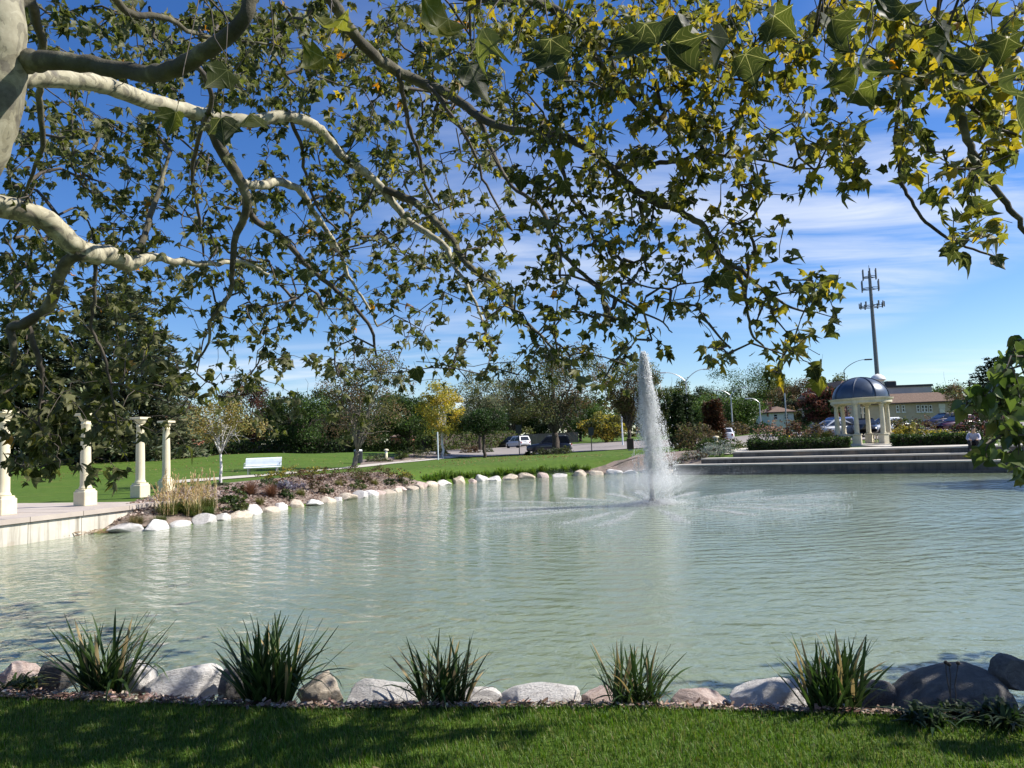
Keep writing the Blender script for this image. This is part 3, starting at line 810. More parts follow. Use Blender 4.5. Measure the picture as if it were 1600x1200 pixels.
# the long beige building behind the gazebo
YB = 98.0
xa, xb = at_y(1318, 650, YB).x, at_y(1494, 650, YB).x
zb = gz((xa + xb) / 2, YB)
hall = thing('beige_building', 'long beige building with a brown roof and white cupola behind the gazebo', 'building', (0, YB, zb))
eave = at_y(1440, 630, YB).z - zb
wl_ = MB().box(xa, xb, 0, 14, -1, eave).build('wall', M['stucco'], hall)
hip_roof(hall, xa, xb, 0, 14, eave, at_y(1440, 614, YB).z - zb - eave + .1, .5, M['roof_brown'], ridge=5.6)
for px in (1402, 1411, 1434, 1441.5, 1446.5, 1453.5):
    x = at_y(px, 640, YB).x
    window(wl_, x, at_y(px, 644, YB).z - zb, .42, .95, -.07)
qx = at_y(1472, 640, YB).x
for k in range(7):                               # quoin blocks at the corner
    MB().cbox(qx - .42 + .05 * (k % 2), qx + .42 - .05 * (k % 2), -.09, .02, eave - .12 - .62 * (k + 1), eave - .16 - .62 * k, .02).build('quoin', M['trim'], wl_)
# raised grey hall behind
xc, xd = at_y(1372, 610, 106).x, at_y(1456, 610, 106).x
gh = at_y(1420, 604.5, 106).z - zb
up_ = MB().box(xc, xd, 8, 24, eave + .5, gh).build('upper_wall', M['grey_wall'], hall)
MB().box(xc - .15, xd + .15, 7.85, 24.15, gh, gh + .3).build('coping', M['coping'], up_)
MB().cbox(xc + 2.4, xc + 3.8, 10, 11.5, gh + .3, gh + 1.1, .1).build('rooftop_unit', M['coping'], up_)
# two-storey wing at the left with its own roof
xe, xf = at_y(1304, 630, 96).x, at_y(1338, 630, 96).x
wing = MB().box(xe, xf, -3, 9, -1, at_y(1310, 617, 96).z - zb).build('wing_wall', M['stucco'], hall)
hip_roof(hall, xe, xf, -3, 9, at_y(1310, 617, 96).z - zb, 1.9, .5, M['roof_brown'], 'wing_roof')
window(wing, (xe + xf) / 2 - .6, at_y(1310, 629, 96).z - zb, .8, .9, -3.06)
for px in (1336, 1342, 1352):
    window(wl_, at_y(px, 640, YB).x, at_y(px, 655, YB).z - zb, .75, 1.6, -.07)
# cupola
cp = at_y(1378, 605, 104); cz = at_y(1378, 607, 104).z - zb; ch = at_y(1378, 583, 104).z - zb - cz
cup = MB().box(cp.x - .75, cp.x + .75, 6.4, 7.7, eave, cz + .1).build('cupola_base', M['coping'], hall)
MB().lathe([(.95, cz + .1), (.95, cz + .3), (.8, cz + .35), (.75, cz + ch * .5), (.98, cz + ch * .56)], 8, (cp.x, 7.0), R(22.5)).build('cupola', M['trim'], cup)
MB().lathe([(1.08, cz + ch * .56), (1.02, cz + ch * .66), (.8, cz + ch * .82), (.4, cz + ch * .95), (.05, cz + ch)], 16, (cp.x, 7.0)).build('cupola_roof', M['trim'], cup, True)
for k in range(4):
    a = R(45 + 90 * k)
    o = MB().cbox(-.18, .18, -.02, .02, 0, ch * .24, .01).build('louvre', M['glass'], cup, at=(cp.x + .745 * math.cos(a), 7 + .745 * math.sin(a), cz + .5)); o.rotation_euler.z = a + R(90)
def house(name, lab, px0, px1, Y, eave_py, ridge_py, wall_mat, roof_mat, wins, depth=8.0, over=.4, rz=0.0, cat='house', chimney=None):
    p0, p1 = at_y(px0, 650, Y), at_y(px1, 650, Y); mx = (p0.x + p1.x) / 2; w = p1.x - p0.x
    z0 = gz(mx, Y)
    h = thing(name, lab, cat, (mx, Y, z0), rz)
    e = at_y((px0 + px1) / 2, eave_py, Y).z - z0; r = at_y((px0 + px1) / 2, ridge_py, Y).z - z0 - e
    wmesh = MB().box(-w / 2, w / 2, 0, depth, -1, e).build('wall', wall_mat, h)
    rf = hip_roof(h, -w / 2, w / 2, 0, depth, e, r, over, roof_mat)
    if chimney is not None:
        MB().cbox(chimney - .35, chimney + .35, .6, 1.3, e - .5, e + r + .7, .03).build('chimney', M['brick'], rf)
    for fx, fz, ww, hh in wins:
        window(wmesh, fx * w / 2, fz, ww, hh, -.07)
    return h
house('small_house', 'small white house with a brown hip roof left of the gazebo', 1203, 1240, 122, 645, 634, M['white_wall'], M['roof_brown'],
      [(-.55, 2.2, .7, .9), (.35, 2.2, .7, .9)], 7, chimney=-1.7)
house('white_house', 'white house glimpsed beyond the lawn at the left edge', -60, 22, 78, 672, 646, M['white_wall'], M['roof_brown'], [(.1, .9, .9, 1.2), (.6, .9, .9, 1.2)], 8)
house('brick_house', 'red-roofed house half hidden behind the trees by the last column', 228, 276, 84, 664, 645, M['brick'], M['roof_red'], [(-.4, .9, .9, 1.1), (.4, .9, .9, 1.1)], 8)
house('shed', 'tiny brick shed with white door behind the clipped evergreens', 610, 640, 98, 684, 677, M['brick'], M['roof_brown'], [(.2, .3, .6, .9)], 4, .25, cat='shed')
house('far_house', 'pale far house beyond the pine at the right edge', 1572, 1650, 130, 652, 637, M['white_wall'], M['roof_brown'], [(-.6, 1.0, .9, 1.2), (0, 1.0, .9, 1.2)], 9)
# board fence behind the parked cars
fence = thing('board_fence', 'grey wooden board fence behind the parked cars', 'fence', (0, 0, 0))
M['fence_wood'] = mottled('grey_fence_boards', (0.13, 0.105, 0.09), (0.21, 0.175, 0.15), 4, 0.9, 0.4, 40, 0.01, rnd=.15)
f0, f1 = stand(818, 132), stand(905, 134); nb = 44
board = MB().box(-.11, .11, -.02, .02, 0, 1.9).mesh('board', M['fence_wood'])
for i in range(nb):
    p = f0.lerp(f1, i / nb); o = link('board', board, fence); o.location = (p.x, p.y, gz(p.x, p.y) - .05)
for i in range(8):
    p = f0.lerp(f1, i / 8 + .02); MB().box(-.06, .06, .03, .15, 0, 2.0).build('post', M['fence_wood'], fence, at=(p.x, p.y, gz(p.x, p.y) - .05))

# ================================================================== cars
M['tyre'] = plain('tyre_rubber', (0.02, 0.02, 0.02), 0.85)
M['rim'] = plain('wheel_alloy', (0.45, 0.46, 0.47), 0.35, 0.8)
M['car_glass'] = mottled('car_glass', (0.02, 0.024, 0.03), (0.03, 0.035, 0.04), 2, 0.06, 0)
M['head_lamp'] = plain('headlight_lens', (0.7, 0.7, 0.68), 0.15)
M['tail_lamp'] = plain('tail_light_lens', (0.28, 0.012, 0.012), 0.25)
M['plate'] = plain('number_plate', (0.6, 0.6, 0.58), 0.5)
PAINT = {}
def paint(name, c):
    if name not in PAINT:
        m, N, L, b = nodes_of(name + '_car_paint')
        n = tex_noise(N, L, 0.8, 3); L.new(ramp(N, L, n, [(0.3, tuple(v * .92 for v in c)), (0.7, c)]), b.inputs['Base Color'])
        set_in(b, Roughness=0.32); b.inputs['Coat Weight'].default_value = 0.8; b.inputs['Coat Roughness'].default_value = 0.06
        PAINT[name] = m
    return PAINT[name]
def loft(sections):
    """sections: (x, [(y, z) half outline from bottom centre to top centre]) mirrored and skinned"""
    mb = MB(); n = None
    rings = []
    for x, half in sections:
        ring = [(x, y, z) for y, z in half] + [(x, -y, z) for y, z in reversed(half)]
        rings.append(ring); n = len(ring)
    vs = [p for r in rings for p in r]; fs = []
    for i in range(len(rings) - 1):
        for k in range(n):
            j = (k + 1) % n
            fs.append((i * n + k, (i + 1) * n + k, (i + 1) * n + j, i * n + j))
    fs.append(tuple(range(n))); fs.append(tuple((len(rings) - 1) * n + k for k in range(n - 1, -1, -1)))
    return mb.add(vs, fs)
def car(lab, kind, col, loc, rz):
    L_, W, H = {'suv': (4.7, .95, 1.74), 'sedan': (4.6, .90, 1.44), 'van': (5.0, .98, 1.80)}[kind]
    t = thing('parked_car', lab, 'car', loc, rz, 'parked cars')
    pm_ = paint(*col); hl = L_ / 2; g = .22
    belt = {'suv': 1.02, 'sedan': .92, 'van': 1.04}[kind]
    def sec(x, w, top, lo=g): return (x, [(0, lo), (w * .92, lo), (w, lo + .18), (w, top - .22), (w * .96, top - .05), (w * .8, top), (0, top + .02)])
    hood = {'suv': 1.0, 'sedan': .86, 'van': 1.0}[kind]
    secs = [sec(-hl, W * .84, belt * .86, .38), sec(-hl + .12, W * .95, belt * .98, .28), sec(-hl + .8, W, belt), sec(0, W, belt), sec(hl - 1.55, W, belt - .01),
            sec(hl - 1.2, W, hood), sec(hl - .4, W * .96, hood - .1), sec(hl - .08, W * .86, hood - .22, .28), sec(hl, W * .76, hood - .34, .36)]
    body = loft(secs).build('body', pm_, t, True)
    rear = {'suv': (-hl + .06, -hl + .38), 'sedan': (-hl + .55, -hl + 1.3), 'van': (-hl + .05, -hl + .26)}[kind]
    front = {'suv': (hl - 1.35, hl - 2.15), 'sedan': (hl - 1.35, hl - 2.2), 'van': (hl - 1.0, hl - 2.0)}[kind]
    wt = W * .78
    cab = MB()
    vs = [(rear[0], -W * .93, belt), (front[0], -W * .93, belt), (front[0], W * .93, belt), (rear[0], W * .93, belt),
          (rear[1], -wt, H - .05), (front[1], -wt, H - .05), (front[1], wt, H - .05), (rear[1], wt, H - .05)]
    cab.add(vs, [(0, 1, 5, 4), (1, 2, 6, 5), (2, 3, 7, 6), (3, 0, 4, 7), (4, 5, 6, 7), (3, 2, 1, 0)])
    cab.build('cabin', pm_, t)
    xm0, xm1 = (rear[1] + .02), (front[1] + .10)
    MB().cbox(xm0, xm1, -wt * .96, wt * .96, H - .049, H, .03).build('roof', pm_, t)
    def quad(a, b_, c_, d, nm, off):
        pts = [Vector(vs[i]) for i in (a, b_, c_, d)]
        cc = sum(pts, Vector()) / 4; nn = (pts[1] - pts[0]).cross(pts[3] - pts[0]).normalized()
        q = [cc + (p - cc) * off + nn * .012 for p in pts]
        MB().add([tuple(p) for p in q] + [tuple(p - nn * .02) for p in q], [(0, 1, 2, 3), (7, 6, 5, 4), (0, 4, 5, 1), (1, 5, 6, 2), (2, 6, 7, 3), (3, 7, 4, 0)]).build(nm, M['car_glass'], t)
    quad(1, 2, 6, 5, 'windscreen', .86); quad(3, 0, 4, 7, 'rear_window', .80)
    for s in (-1, 1):                             # side windows in two panes
        for f0_, f1_ in ((.05, .50), (.54, .94)):
            lo0 = rear[0] + (front[0] - rear[0]) * f0_; lo1 = rear[0] + (front[0] - rear[0]) * f1_
            hi0 = rear[1] + (front[1] - rear[1]) * f0_; hi1 = rear[1] + (front[1] - rear[1]) * f1_
            za, zb_ = belt + .05, H - .14
            ya = W * .93 + (wt - W * .93) * .08 + .012; yb = W * .93 + (wt - W * .93) * .86 + .012
            q = [(lo0, ya), (lo1, ya), (hi1, yb), (hi0, yb)]; zz = (za, za, zb_, zb_)
            MB().add([(x, s * y, z) for (x, y), z in zip(q, zz)] + [(x, s * (y - .03), z) for (x, y), z in zip(q, zz)],
                     [(0, 1, 2, 3), (7, 6, 5, 4), (0, 4, 5, 1), (1, 5, 6, 2), (2, 6, 7, 3), (3, 7, 4, 0)]).build('side_window', M['car_glass'], t)
    for sx in (-hl + .85, hl - .92):
        for s in (-1, 1):
            w = thing('wheel', '', '', (sx, s * (W - .12), .34)); del w['label'], w['category']; w.parent = t
            for nm, prof, mt in (('tyre', [(.22, -.11), (.33, -.11), (.345, -.06), (.345, .06), (.33, .11), (.22, .11)], M['tyre']), ('rim', [(.06, -.10), (.215, -.09), (.215, .09), (.06, .10)], M['rim'])):
                o = MB().lathe(prof, 20).build(nm, mt, w, True); o.rotation_euler.x = R(90)
    for s in (-1, 1):
        MB().cbox(hl - .16, hl + .005 - .05, s * W * .62 - .16, s * W * .62 + .16, hood - .40, hood - .27, .02).build('headlight', M['head_lamp'], t)
        MB().cbox(-hl - .015, -hl + .12, s * W * .74 - .09, s * W * .74 + .09, belt - .34, belt - .10, .02).build('tail_light', M['tail_lamp'], t)
        MB().cbox(front[0] - .28, front[0] - .12, s * (W + .06) - .07, s * (W + .06) + .07, belt, belt + .13, .03).build('mirror', pm_, t)
    MB().box(-hl - .02, -hl + .05, -.26, .26, belt - .42, belt - .29).build('number_plate', M['plate'], t)
    MB().cbox(-hl - .03, -hl + .25, -W * .8, W * .8, .30, .50, .04).build('bumper', M['tyre'] if kind != 'sedan' else pm_, t)
    if kind != 'sedan':
        for s in (-1, 1): MB().tube([(rear[1] + .2, s * wt * .85, H), (rear[1] + .25, s * wt * .85, H + .06), (front[1] - .2, s * wt * .85, H + .06), (front[1] - .1, s * wt * .85, H)], .02, 6).build('roof_rail', M['grey_metal'], t)
    return t
car('dark blue SUV parked behind the large tree by the car park', 'suv', ('dark_blue', (0.012, 0.017, 0.035)), stand(858, 78), R(172))
car('white estate car with its tail towards the pond in the car park', 'suv', ('white', (0.75, 0.76, 0.77)), stand(809, 108), R(118))
car('black car parked beyond the white estate car', 'suv', ('black', (0.012, 0.012, 0.013)), stand(797, 122), R(160))
def on_road(px, Y): p = stand(px, Y); p.z += .055; return p
car('white sedan half hidden by shrubs left of the steps', 'sedan', ('white', (0.75, 0.76, 0.77)), on_road(1134, 80), R(75))
car('blue hatchback behind the left side of the gazebo', 'suv', ('bright_blue', (0.05, 0.12, 0.38)), on_road(1306, 72), R(100))
car('silver car parked in front of the blue hatchback by the gazebo', 'sedan', ('silver', (0.5, 0.52, 0.54)), on_road(1313, 62), R(12))
car('black sedan framed between the front columns of the gazebo', 'sedan', ('black', (0.012, 0.012, 0.013)), on_road(1352, 60), R(248))
car('silver sedan behind the right side of the gazebo', 'sedan', ('silver', (0.5, 0.52, 0.54)), on_road(1386, 64), R(200))
car('dark navy car parked under the small sapling near the hall', 'sedan', ('navy', (0.016, 0.016, 0.05)), on_road(1478, 78), R(185))
car('dark maroon car beside the navy car near the hall', 'sedan', ('maroon', (0.07, 0.012, 0.018)), on_road(1500, 66), R(190))

# ================================================================== person on the steps
M['skin'] = mottled('skin', (0.36, 0.22, 0.15), (0.42, 0.27, 0.19), 8, 0.55, 0.05, 60, 0.002)
M['lilac'] = mottled('lilac_grey_cloth', (0.36, 0.35, 0.43), (0.46, 0.45, 0.53), 14, 0.9, 0.3, 90, 0.004)
M['black_cloth'] = mottled('black_cloth', (0.010, 0.010, 0.012), (0.022, 0.022, 0.025), 14, 0.9, 0.3, 90, 0.004)
M['hair'] = mottled('dark_hair', (0.02, 0.014, 0.010), (0.045, 0.03, 0.022), 30, 0.6, 0.4, 90, 0.003)
M['shoe'] = mottled('white_shoe', (0.62, 0.62, 0.60), (0.78, 0.78, 0.76), 10, 0.6, 0.1, 60, 0.003)
def skinned(name, verts, edges, radii, mat, parent, root=0, levels=1):
    me = bpy.data.meshes.new(name); me.from_pydata(verts, edges, []); me.materials.append(mat)
    o = link(name, me, parent)
    md = o.modifiers.new('skin', 'SKIN'); md.use_smooth_shade = True
    for i, r in enumerate(radii):
        sv = me.skin_vertices[0].data[i]; sv.radius = (r, r) if not isinstance(r, tuple) else r
        sv.use_root = (i == root)
    s = o.modifiers.new('subd', 'SUBSURF'); s.levels = levels; s.render_levels = levels
    return o
# sits on the deck edge, feet on the tread below, leaning over the knees; +x local = along the steps, -y local = to the water
sp = Vector((STEP_A.x, STEP_A.y, 0)) + sb * 2.15
tline = at_y(1524, 690, 33)
k_ = ((Vector((tline.x, 0, 0)) - Vector((sp.x, 0, 0))).x) / sd.x
seat_p = sp + sd * k_; seat_p.z = DECK_Z
man = thing('person', 'person in a lilac-grey top and black trousers sitting hunched on the steps', 'person', seat_p, math.atan2(sd.y, sd.x))
tz_ = -0.28
body_v = [(0, .05, .14), (0, .02, .32), (0, -.06, .50), (0, -.10, .60), (.03, -.16, .71), (.04, -.19, .80),       # 0-5 pelvis, waist, chest, neck, head
          (.19, -.06, .50), (.25, -.22, .30), (.16, -.42, .27), (.09, -.47, .27),                                  # 6-9 left arm
          (-.19, -.06, .50), (-.24, -.24, .31), (-.12, -.44, .27), (-.06, -.47, .26),                              # 10-13 right arm
          (.10, .0, .11), (.17, -.42, .22), (.18, -.40, -.12), (.18, -.52, -.22),                                  # 14-17 left leg
          (-.10, .0, .11), (-.16, -.44, .22), (-.12, -.42, -.12), (-.12, -.54, -.22)]
body_e = [(0, 1), (1, 2), (2, 3), (3, 4), (4, 5), (2, 6), (6, 7), (7, 8), (8, 9), (2, 10), (10, 11), (11, 12), (12, 13), (0, 14), (14, 15), (15, 16), (16, 17), (0, 18), (18, 19), (19, 20), (20, 21)]
body_r = [.13, .13, .14, .055, .085, .075, .06, .043, .032, .03, .06, .043, .032, .03, .08, .058, .045, .04, .08, .058, .045, .04]
body_o = skinned('body', body_v, body_e, body_r, M['skin'], man)
skinned('top', [(0, .05, .16), (0, .02, .32), (0, -.06, .50), (.005, -.085, .565), (.19, -.06, .50), (.25, -.22, .30), (.17, -.40, .275), (-.19, -.06, .50), (-.24, -.24, .31), (-.13, -.42, .275)],
        [(0, 1), (1, 2), (2, 3), (2, 4), (4, 5), (5, 6), (2, 7), (7, 8), (8, 9)], [.155, .15, .165, .075, .078, .058, .043, .078, .058, .043], M['lilac'], man)
skinned('trousers', [(0, .05, .14), (.10, .0, .12), (.17, -.42, .22), (.18, -.40, -.18), (-.10, .0, .12), (-.16, -.44, .22), (-.12, -.42, -.18)],
        [(0, 1), (1, 2), (2, 3), (0, 4), (4, 5), (5, 6)], [.16, .105, .082, .07, .105, .082, .07], M['black_cloth'], man)
skinned('hair', [(.04, -.10, .72), (.045, -.13, .80), (.045, -.19, .865), (.045, -.25, .85)], [(0, 1), (1, 2), (2, 3)], [.06, .085, .07, .04], M['hair'], man)
for x in (.18, -.12):
    MB().cbox(x - .05, x + .05, -.64, -.36, -.275, -.205, .022).build('shoe', M['shoe'], man)
# ================================================================== boulders
def rock_mat(name, a, b, c, dark):
    m, N, L, bs = nodes_of(name)
    tc = N.new('ShaderNodeTexCoord'); oi = N.new('ShaderNodeObjectInfo')
    add = N.new('ShaderNodeVectorMath'); L.new(tc.outputs['Object'], add.inputs[0])
    cm_ = N.new('ShaderNodeCombineXYZ'); ml = N.new('ShaderNodeMath'); ml.operation = 'MULTIPLY'; ml.inputs[1].default_value = 40
    L.new(oi.outputs['Random'], ml.inputs[0]); L.new(ml.outputs[0], cm_.inputs[0]); L.new(cm_.outputs[0], add.inputs[1])
    v = add.outputs[0]
    n1 = tex_noise(N, L, 3.2, 7, 0.68, vec=v, dist=0.8)
    col = ramp(N, L, n1, [(0.28, a), (0.5, b), (0.72, c)])
    n2 = tex_noise(N, L, 9, 6, 0.72, vec=v, dist=1.5)
    col = mixed(N, L, ramp(N, L, n2, [(0.56, (0, 0, 0)), (0.68, (0.7, 0.7, 0.7))]), col, dark)
    sat = N.new('ShaderNodeHueSaturation'); mr = N.new('ShaderNodeMapRange'); mr.inputs['To Min'].default_value = .82; mr.inputs['To Max'].default_value = 1.1
    L.new(oi.outputs['Random'], mr.inputs[0]); L.new(mr.outputs[0], sat.inputs['Value']); L.new(col, sat.inputs['Color'])
    L.new(sat.outputs[0], bs.inputs['Base Color']); set_in(bs, Roughness=0.85)
    bump(N, L, bs, tex_noise(N, L, 11, 9, 0.75, vec=v), 0.8, 0.05)
    return m
M['rock_white'] = rock_mat('pale_boulder', (0.48, 0.45, 0.41), (0.62, 0.59, 0.55), (0.72, 0.70, 0.66), (0.27, 0.24, 0.22))
M['rock_tan'] = rock_mat('tan_boulder', (0.36, 0.29, 0.21), (0.52, 0.44, 0.34), (0.62, 0.56, 0.46), (0.26, 0.19, 0.13))
M['rock_pink'] = rock_mat('pink_boulder', (0.34, 0.24, 0.20), (0.50, 0.39, 0.34), (0.60, 0.50, 0.45), (0.25, 0.17, 0.15))
M['rock_grey'] = rock_mat('grey_boulder', (0.075, 0.072, 0.068), (0.125, 0.118, 0.11), (0.20, 0.19, 0.175), (0.05, 0.048, 0.045))  # dark grey stone, darkened further for the shade at the right
def rock_mesh(name, mat, seed, sub=4, flat=.25, rough=.10, cuts=14):
    r = np.random.default_rng(seed)
    bm = bmesh.new(); bmesh.ops.create_icosphere(bm, subdivisions=sub, radius=1.0)
    co = np.array([v.co for v in bm.verts])
    for k, amp in ((1.7, rough * 1.3),):
        w = norm(r.normal(size=(5, 3))) * k; ph = r.uniform(0, 6.3, 5)
        co *= (1 + amp * np.sin(co @ w.T + ph).mean(1))[:, None]
    for _ in range(cuts):                         # broken faces
        n = norm((r.normal(size=3) * [1, 1, .8])[None])[0]; d = r.uniform(.58, .88)
        s = co @ n; over = s > d; co[over] -= np.outer((s[over] - d) * .93, n)
    for k, amp in ((5, .05), (11, .03), (23, .016), (47, .008)):
        w = norm(r.normal(size=(7, 3))) * k; ph = r.uniform(0, 6.3, 7)
        co *= (1 + amp * np.sin(co @ w.T + ph).mean(1) * 1.5)[:, None]
    co[:, 2] = np.where(co[:, 2] < -flat, -flat + (co[:, 2] + flat) * .3, co[:, 2])
    co[:, 2] /= max(.5, co[:, 2].max()); co[:, 0] /= np.abs(co[:, 0]).max()
    for v, c in zip(bm.verts, co): v.co = c
    me = bpy.data.meshes.new(name); bm.to_mesh(me); bm.free(); me.materials.append(mat)
    me.polygons.foreach_set('use_smooth', [True] * len(me.polygons))
    return me
# near row: px centre, px base, width px, height px, tone, label
NEAR_ROCKS = [(20, 1072, 76, 46, 'pink', 'squat pinkish-grey boulder at the left edge of the near shore'),
              (84, 1064, 62, 40, 'grey', 'dark bluish boulder left of the leftmost iris clump'),
              (207, 1062, 64, 36, 'white', 'pale boulder just behind the leftmost iris clump'),
              (284, 1078, 130, 46, 'white', 'broad white boulder dappled with leaf shade near the leftmost iris'),
              (372, 1074, 60, 38, 'grey', 'dark slanted boulder behind the second iris clump'),
              (500, 1086, 68, 44, 'tan', 'tan boulder with a split upright face right of the second iris'),
              (594, 1089, 104, 36, 'white', 'white mottled boulder between the second and middle iris clumps'),
              (741, 1096, 74, 30, 'white', 'small cream boulder right behind the middle iris clump'),
              (842, 1100, 118, 38, 'white', 'broad white and grey boulder between the middle and fourth iris'),
              (938, 1103, 56, 30, 'pink', 'low brown boulder behind the fourth iris clump'),
              (1098, 1105, 104, 34, 'pink', 'pink boulder right of the fourth iris clump'),
              (1212, 1103, 122, 50, 'white', 'big grey-white boulder left of the rightmost iris clump'),
              (1372, 1092, 70, 34, 'grey', 'low dark boulder right of the rightmost iris clump'),
              (1492, 1094, 186, 62, 'grey', 'largest dark rounded boulder in shade near the right edge'),
              (1590, 1058, 80, 40, 'grey', 'dark boulder cut off by the right edge of the near shore')]
def near_depth(px):
    """depth of the near rock line at a pixel column"""
    for Y in np.arange(3.5, 9, .02):
        x = at_y(px, 1080, Y).x
        if shore_dist([(x, Y)])[0] < 0.10: return Y
    return 5.0
for i, (px, py, w, h, tone, lab) in enumerate(NEAR_ROCKS):
    Y = near_depth(px); p = at_y(px, py, Y); s = Y / F_PX
    o = link('boulder', rock_mesh('boulder', M['rock_' + tone], 100 + i * 7, 5, .3, .10, 8 if tone == 'grey' else 15))
    z = at_y(px, py, Y).z; hh = h * s
    hh *= .78; o.location = (p.x, Y + .05, z - .01); o.rotation_euler = (rng.uniform(-.12, .12), rng.uniform(-.12, .12), rng.uniform(-.3, .3))
    o.scale = (w * s * .56, w * s * .40, hh * 1.02)
    tag(o, lab, 'boulder', 'boulders along the near shore')
# far row, from the plaza wall round to the steps
fs_ = np.array([tuple(at_z(x, y, 0))[:2] for x, y in [(165, 833)] + FAR_SHORE_PX[3:]])
cum = np.r_[0, np.cumsum(np.linalg.norm(np.diff(fs_, axis=0), axis=1))]
meshes = {t: [rock_mesh('boulder', M['rock_' + t], 300 + 11 * k + ord(t[0]), 4, .35, .10, 15) for k in range(6)] for t in ('white', 'tan', 'pink')}
s_, i = 0.0, 0
while s_ < cum[-1]:
    wd = rng.uniform(.55, 1.05) * (1.0 if s_ < 18 else 1.2)
    c = s_ + wd / 2; x, y = np.interp(c, cum, fs_[:, 0]), np.interp(c, cum, fs_[:, 1])
    x2, y2 = np.interp(c + .2, cum, fs_[:, 0]), np.interp(c + .2, cum, fs_[:, 1]); ang = math.atan2(y2 - y, x2 - x)
    tone = ('white', 'tan', 'white', 'pink', 'tan', 'white', 'tan')[int(rng.integers(7))]
    o = link('boulder', meshes[tone][int(rng.integers(6))])
    h = rng.uniform(.17, .27) * (1.0 if s_ < 20 else 1.15)
    off_ = rng.normal(0, .09); o.location = (x - math.sin(ang) * off_, y + math.cos(ang) * off_, rng.uniform(-.03, .06)); o.scale = (wd * .50, rng.uniform(.30, .44), h); o.rotation_euler = (rng.uniform(-.15, .15), rng.uniform(-.15, .15), ang + rng.choice([0, math.pi]) + rng.uniform(-.25, .25))
    i += 1
    tag(o, f'{nth(i)} pale boulder from the concrete wall along the far shore', 'boulder', 'boulders along the far shore')
    s_ += wd * rng.choice([.9, .98, .98, 1.12])
# drift of debris at the foot of the wall
dv = MB()
for k in range(420):
    t = rng.uniform(0, 1); p = at_z(40 + 150 * t, 846 - 14 * t - rng.uniform(0, 7) * (1 - abs(t - .6)), 0)
    a = rng.uniform(0, 3.14); l = rng.uniform(.04, .16); w = rng.uniform(.01, .03); z = rng.uniform(.0, .10)
    dx, dy = math.cos(a) * l, math.sin(a) * l
    dv.add([(p.x - dx, p.y - dy, z), (p.x + dx, p.y + dy, z + .02), (p.x + dx, p.y + dy + w, z + .03), (p.x - dx, p.y - dy + w, z + .01)], [(0, 1, 2, 3)])
M['debris'] = mottled('reed_debris', (0.10, 0.055, 0.025), (0.28, 0.19, 0.10), 6, 0.9, 0)
deb = dv.build('reed_debris', M['debris']); stuff(deb); tag(deb, 'drift of brown reeds and leaves floating at the foot of the wall', 'debris')

# ================================================================== fountain
def drop_mat():
    m, N, L, b = nodes_of('water_drops')
    n = tex_noise(N, L, 5, 2); L.new(ramp(N, L, n, [(0.3, (0.95, 0.955, 0.955)), (0.7, (0.98, 0.98, 0.98))]), b.inputs['Base Color'])
    set_in(b, Roughness=0.12, IOR=1.33)
    tr = N.new('ShaderNodeBsdfTranslucent'); tr.inputs[0].default_value = (.96, .97, .97, 1)
    mx = N.new('ShaderNodeMixShader'); mx.inputs[0].default_value = .6
    L.new(b.outputs[0], mx.inputs[1]); L.new(tr.outputs[0], mx.inputs[2]); L.new(mx.outputs[0], N['Material Output'].inputs[0])
    return m
M['drops'] = drop_mat()
TET_V = np.array([(.94, 0, -.33), (-.47, .82, -.33), (-.47, -.82, -.33), (0, 0, 1.0)], float)
TET_F = np.array([(0, 1, 3), (1, 2, 3), (2, 0, 3), (0, 2, 1)])
def drops(name, pos, size, parent, stretch=None):
    """a cloud of small drops"""
    n = len(pos); v = np.tile(TET_V[None], (n, 1, 1)); a = rng.uniform(0, 6.283, n); c, s = np.cos(a)[:, None], np.sin(a)[:, None]
    v = np.stack([v[:, :, 0] * c - v[:, :, 1] * s, v[:, :, 0] * s + v[:, :, 1] * c, v[:, :, 2] * np.where(rng.uniform(size=n) < .5, -1, 1)[:, None]], -1) * size[:, None, None]
    if stretch is not None: v = v * stretch[:, None, :]
    v = v + pos[:, None, :]
    f = (TET_F[None] + (np.arange(n) * 4)[:, None, None]).reshape(-1, 3)
    return stuff(link(name, fast_mesh(name, v.reshape(-1, 3), f, M['drops'], smooth=True), parent))
fount = thing('fountain', 'tall white floating fountain jet with a ring of low spray in the pond', 'fountain', FOUNT)
HJ = at_y(1013, 551, FOUNT.y).z
M['float_black'] = plain('fountain_float', (0.02, 0.02, 0.022), 0.5)
MB().lathe([(.45, -.25), (.48, -.05), (.40, .03), (.14, .05), (.10, .16), (.05, .2)], 24).build('nozzle_float', M['float_black'], fount, True)
lean = lambda z: -.05 * (z / HJ)
up1 = lambda n, lo, hi: np.column_stack([np.ones(n), np.ones(n), rng.uniform(lo, hi, n)])
# rising stem
n = 20000; z = rng.uniform(0, 1, n) ** 1.35 * HJ * .97 + .12; rad = np.abs(rng.normal(0, 1, n)) * (.034 + .06 * (z / HJ) ** 1.5); a = rng.uniform(0, 6.283, n)
drops('rising_jet', np.column_stack([lean(z) + rad * np.cos(a), rad * np.sin(a), z]), rng.uniform(.006, .013, n), fount, up1(n, 1.2, 3.5))
# head where the water turns over, narrow at the very top
n = 20000; k = np.clip(np.abs(rng.normal(0, .45, n)), 0, 1); z = HJ * (1 - .42 * k)
rad = np.sqrt(rng.uniform(0, 1, n)) * (.06 + .22 * k ** .55); a = rng.uniform(0, 6.283, n)
drops('jet_head', np.column_stack([lean(z) + rad * np.cos(a) + .03 * k, rad * np.sin(a), z + rng.normal(0, .03, n)]), rng.uniform(.004, .010, n), fount, up1(n, 1, 3))
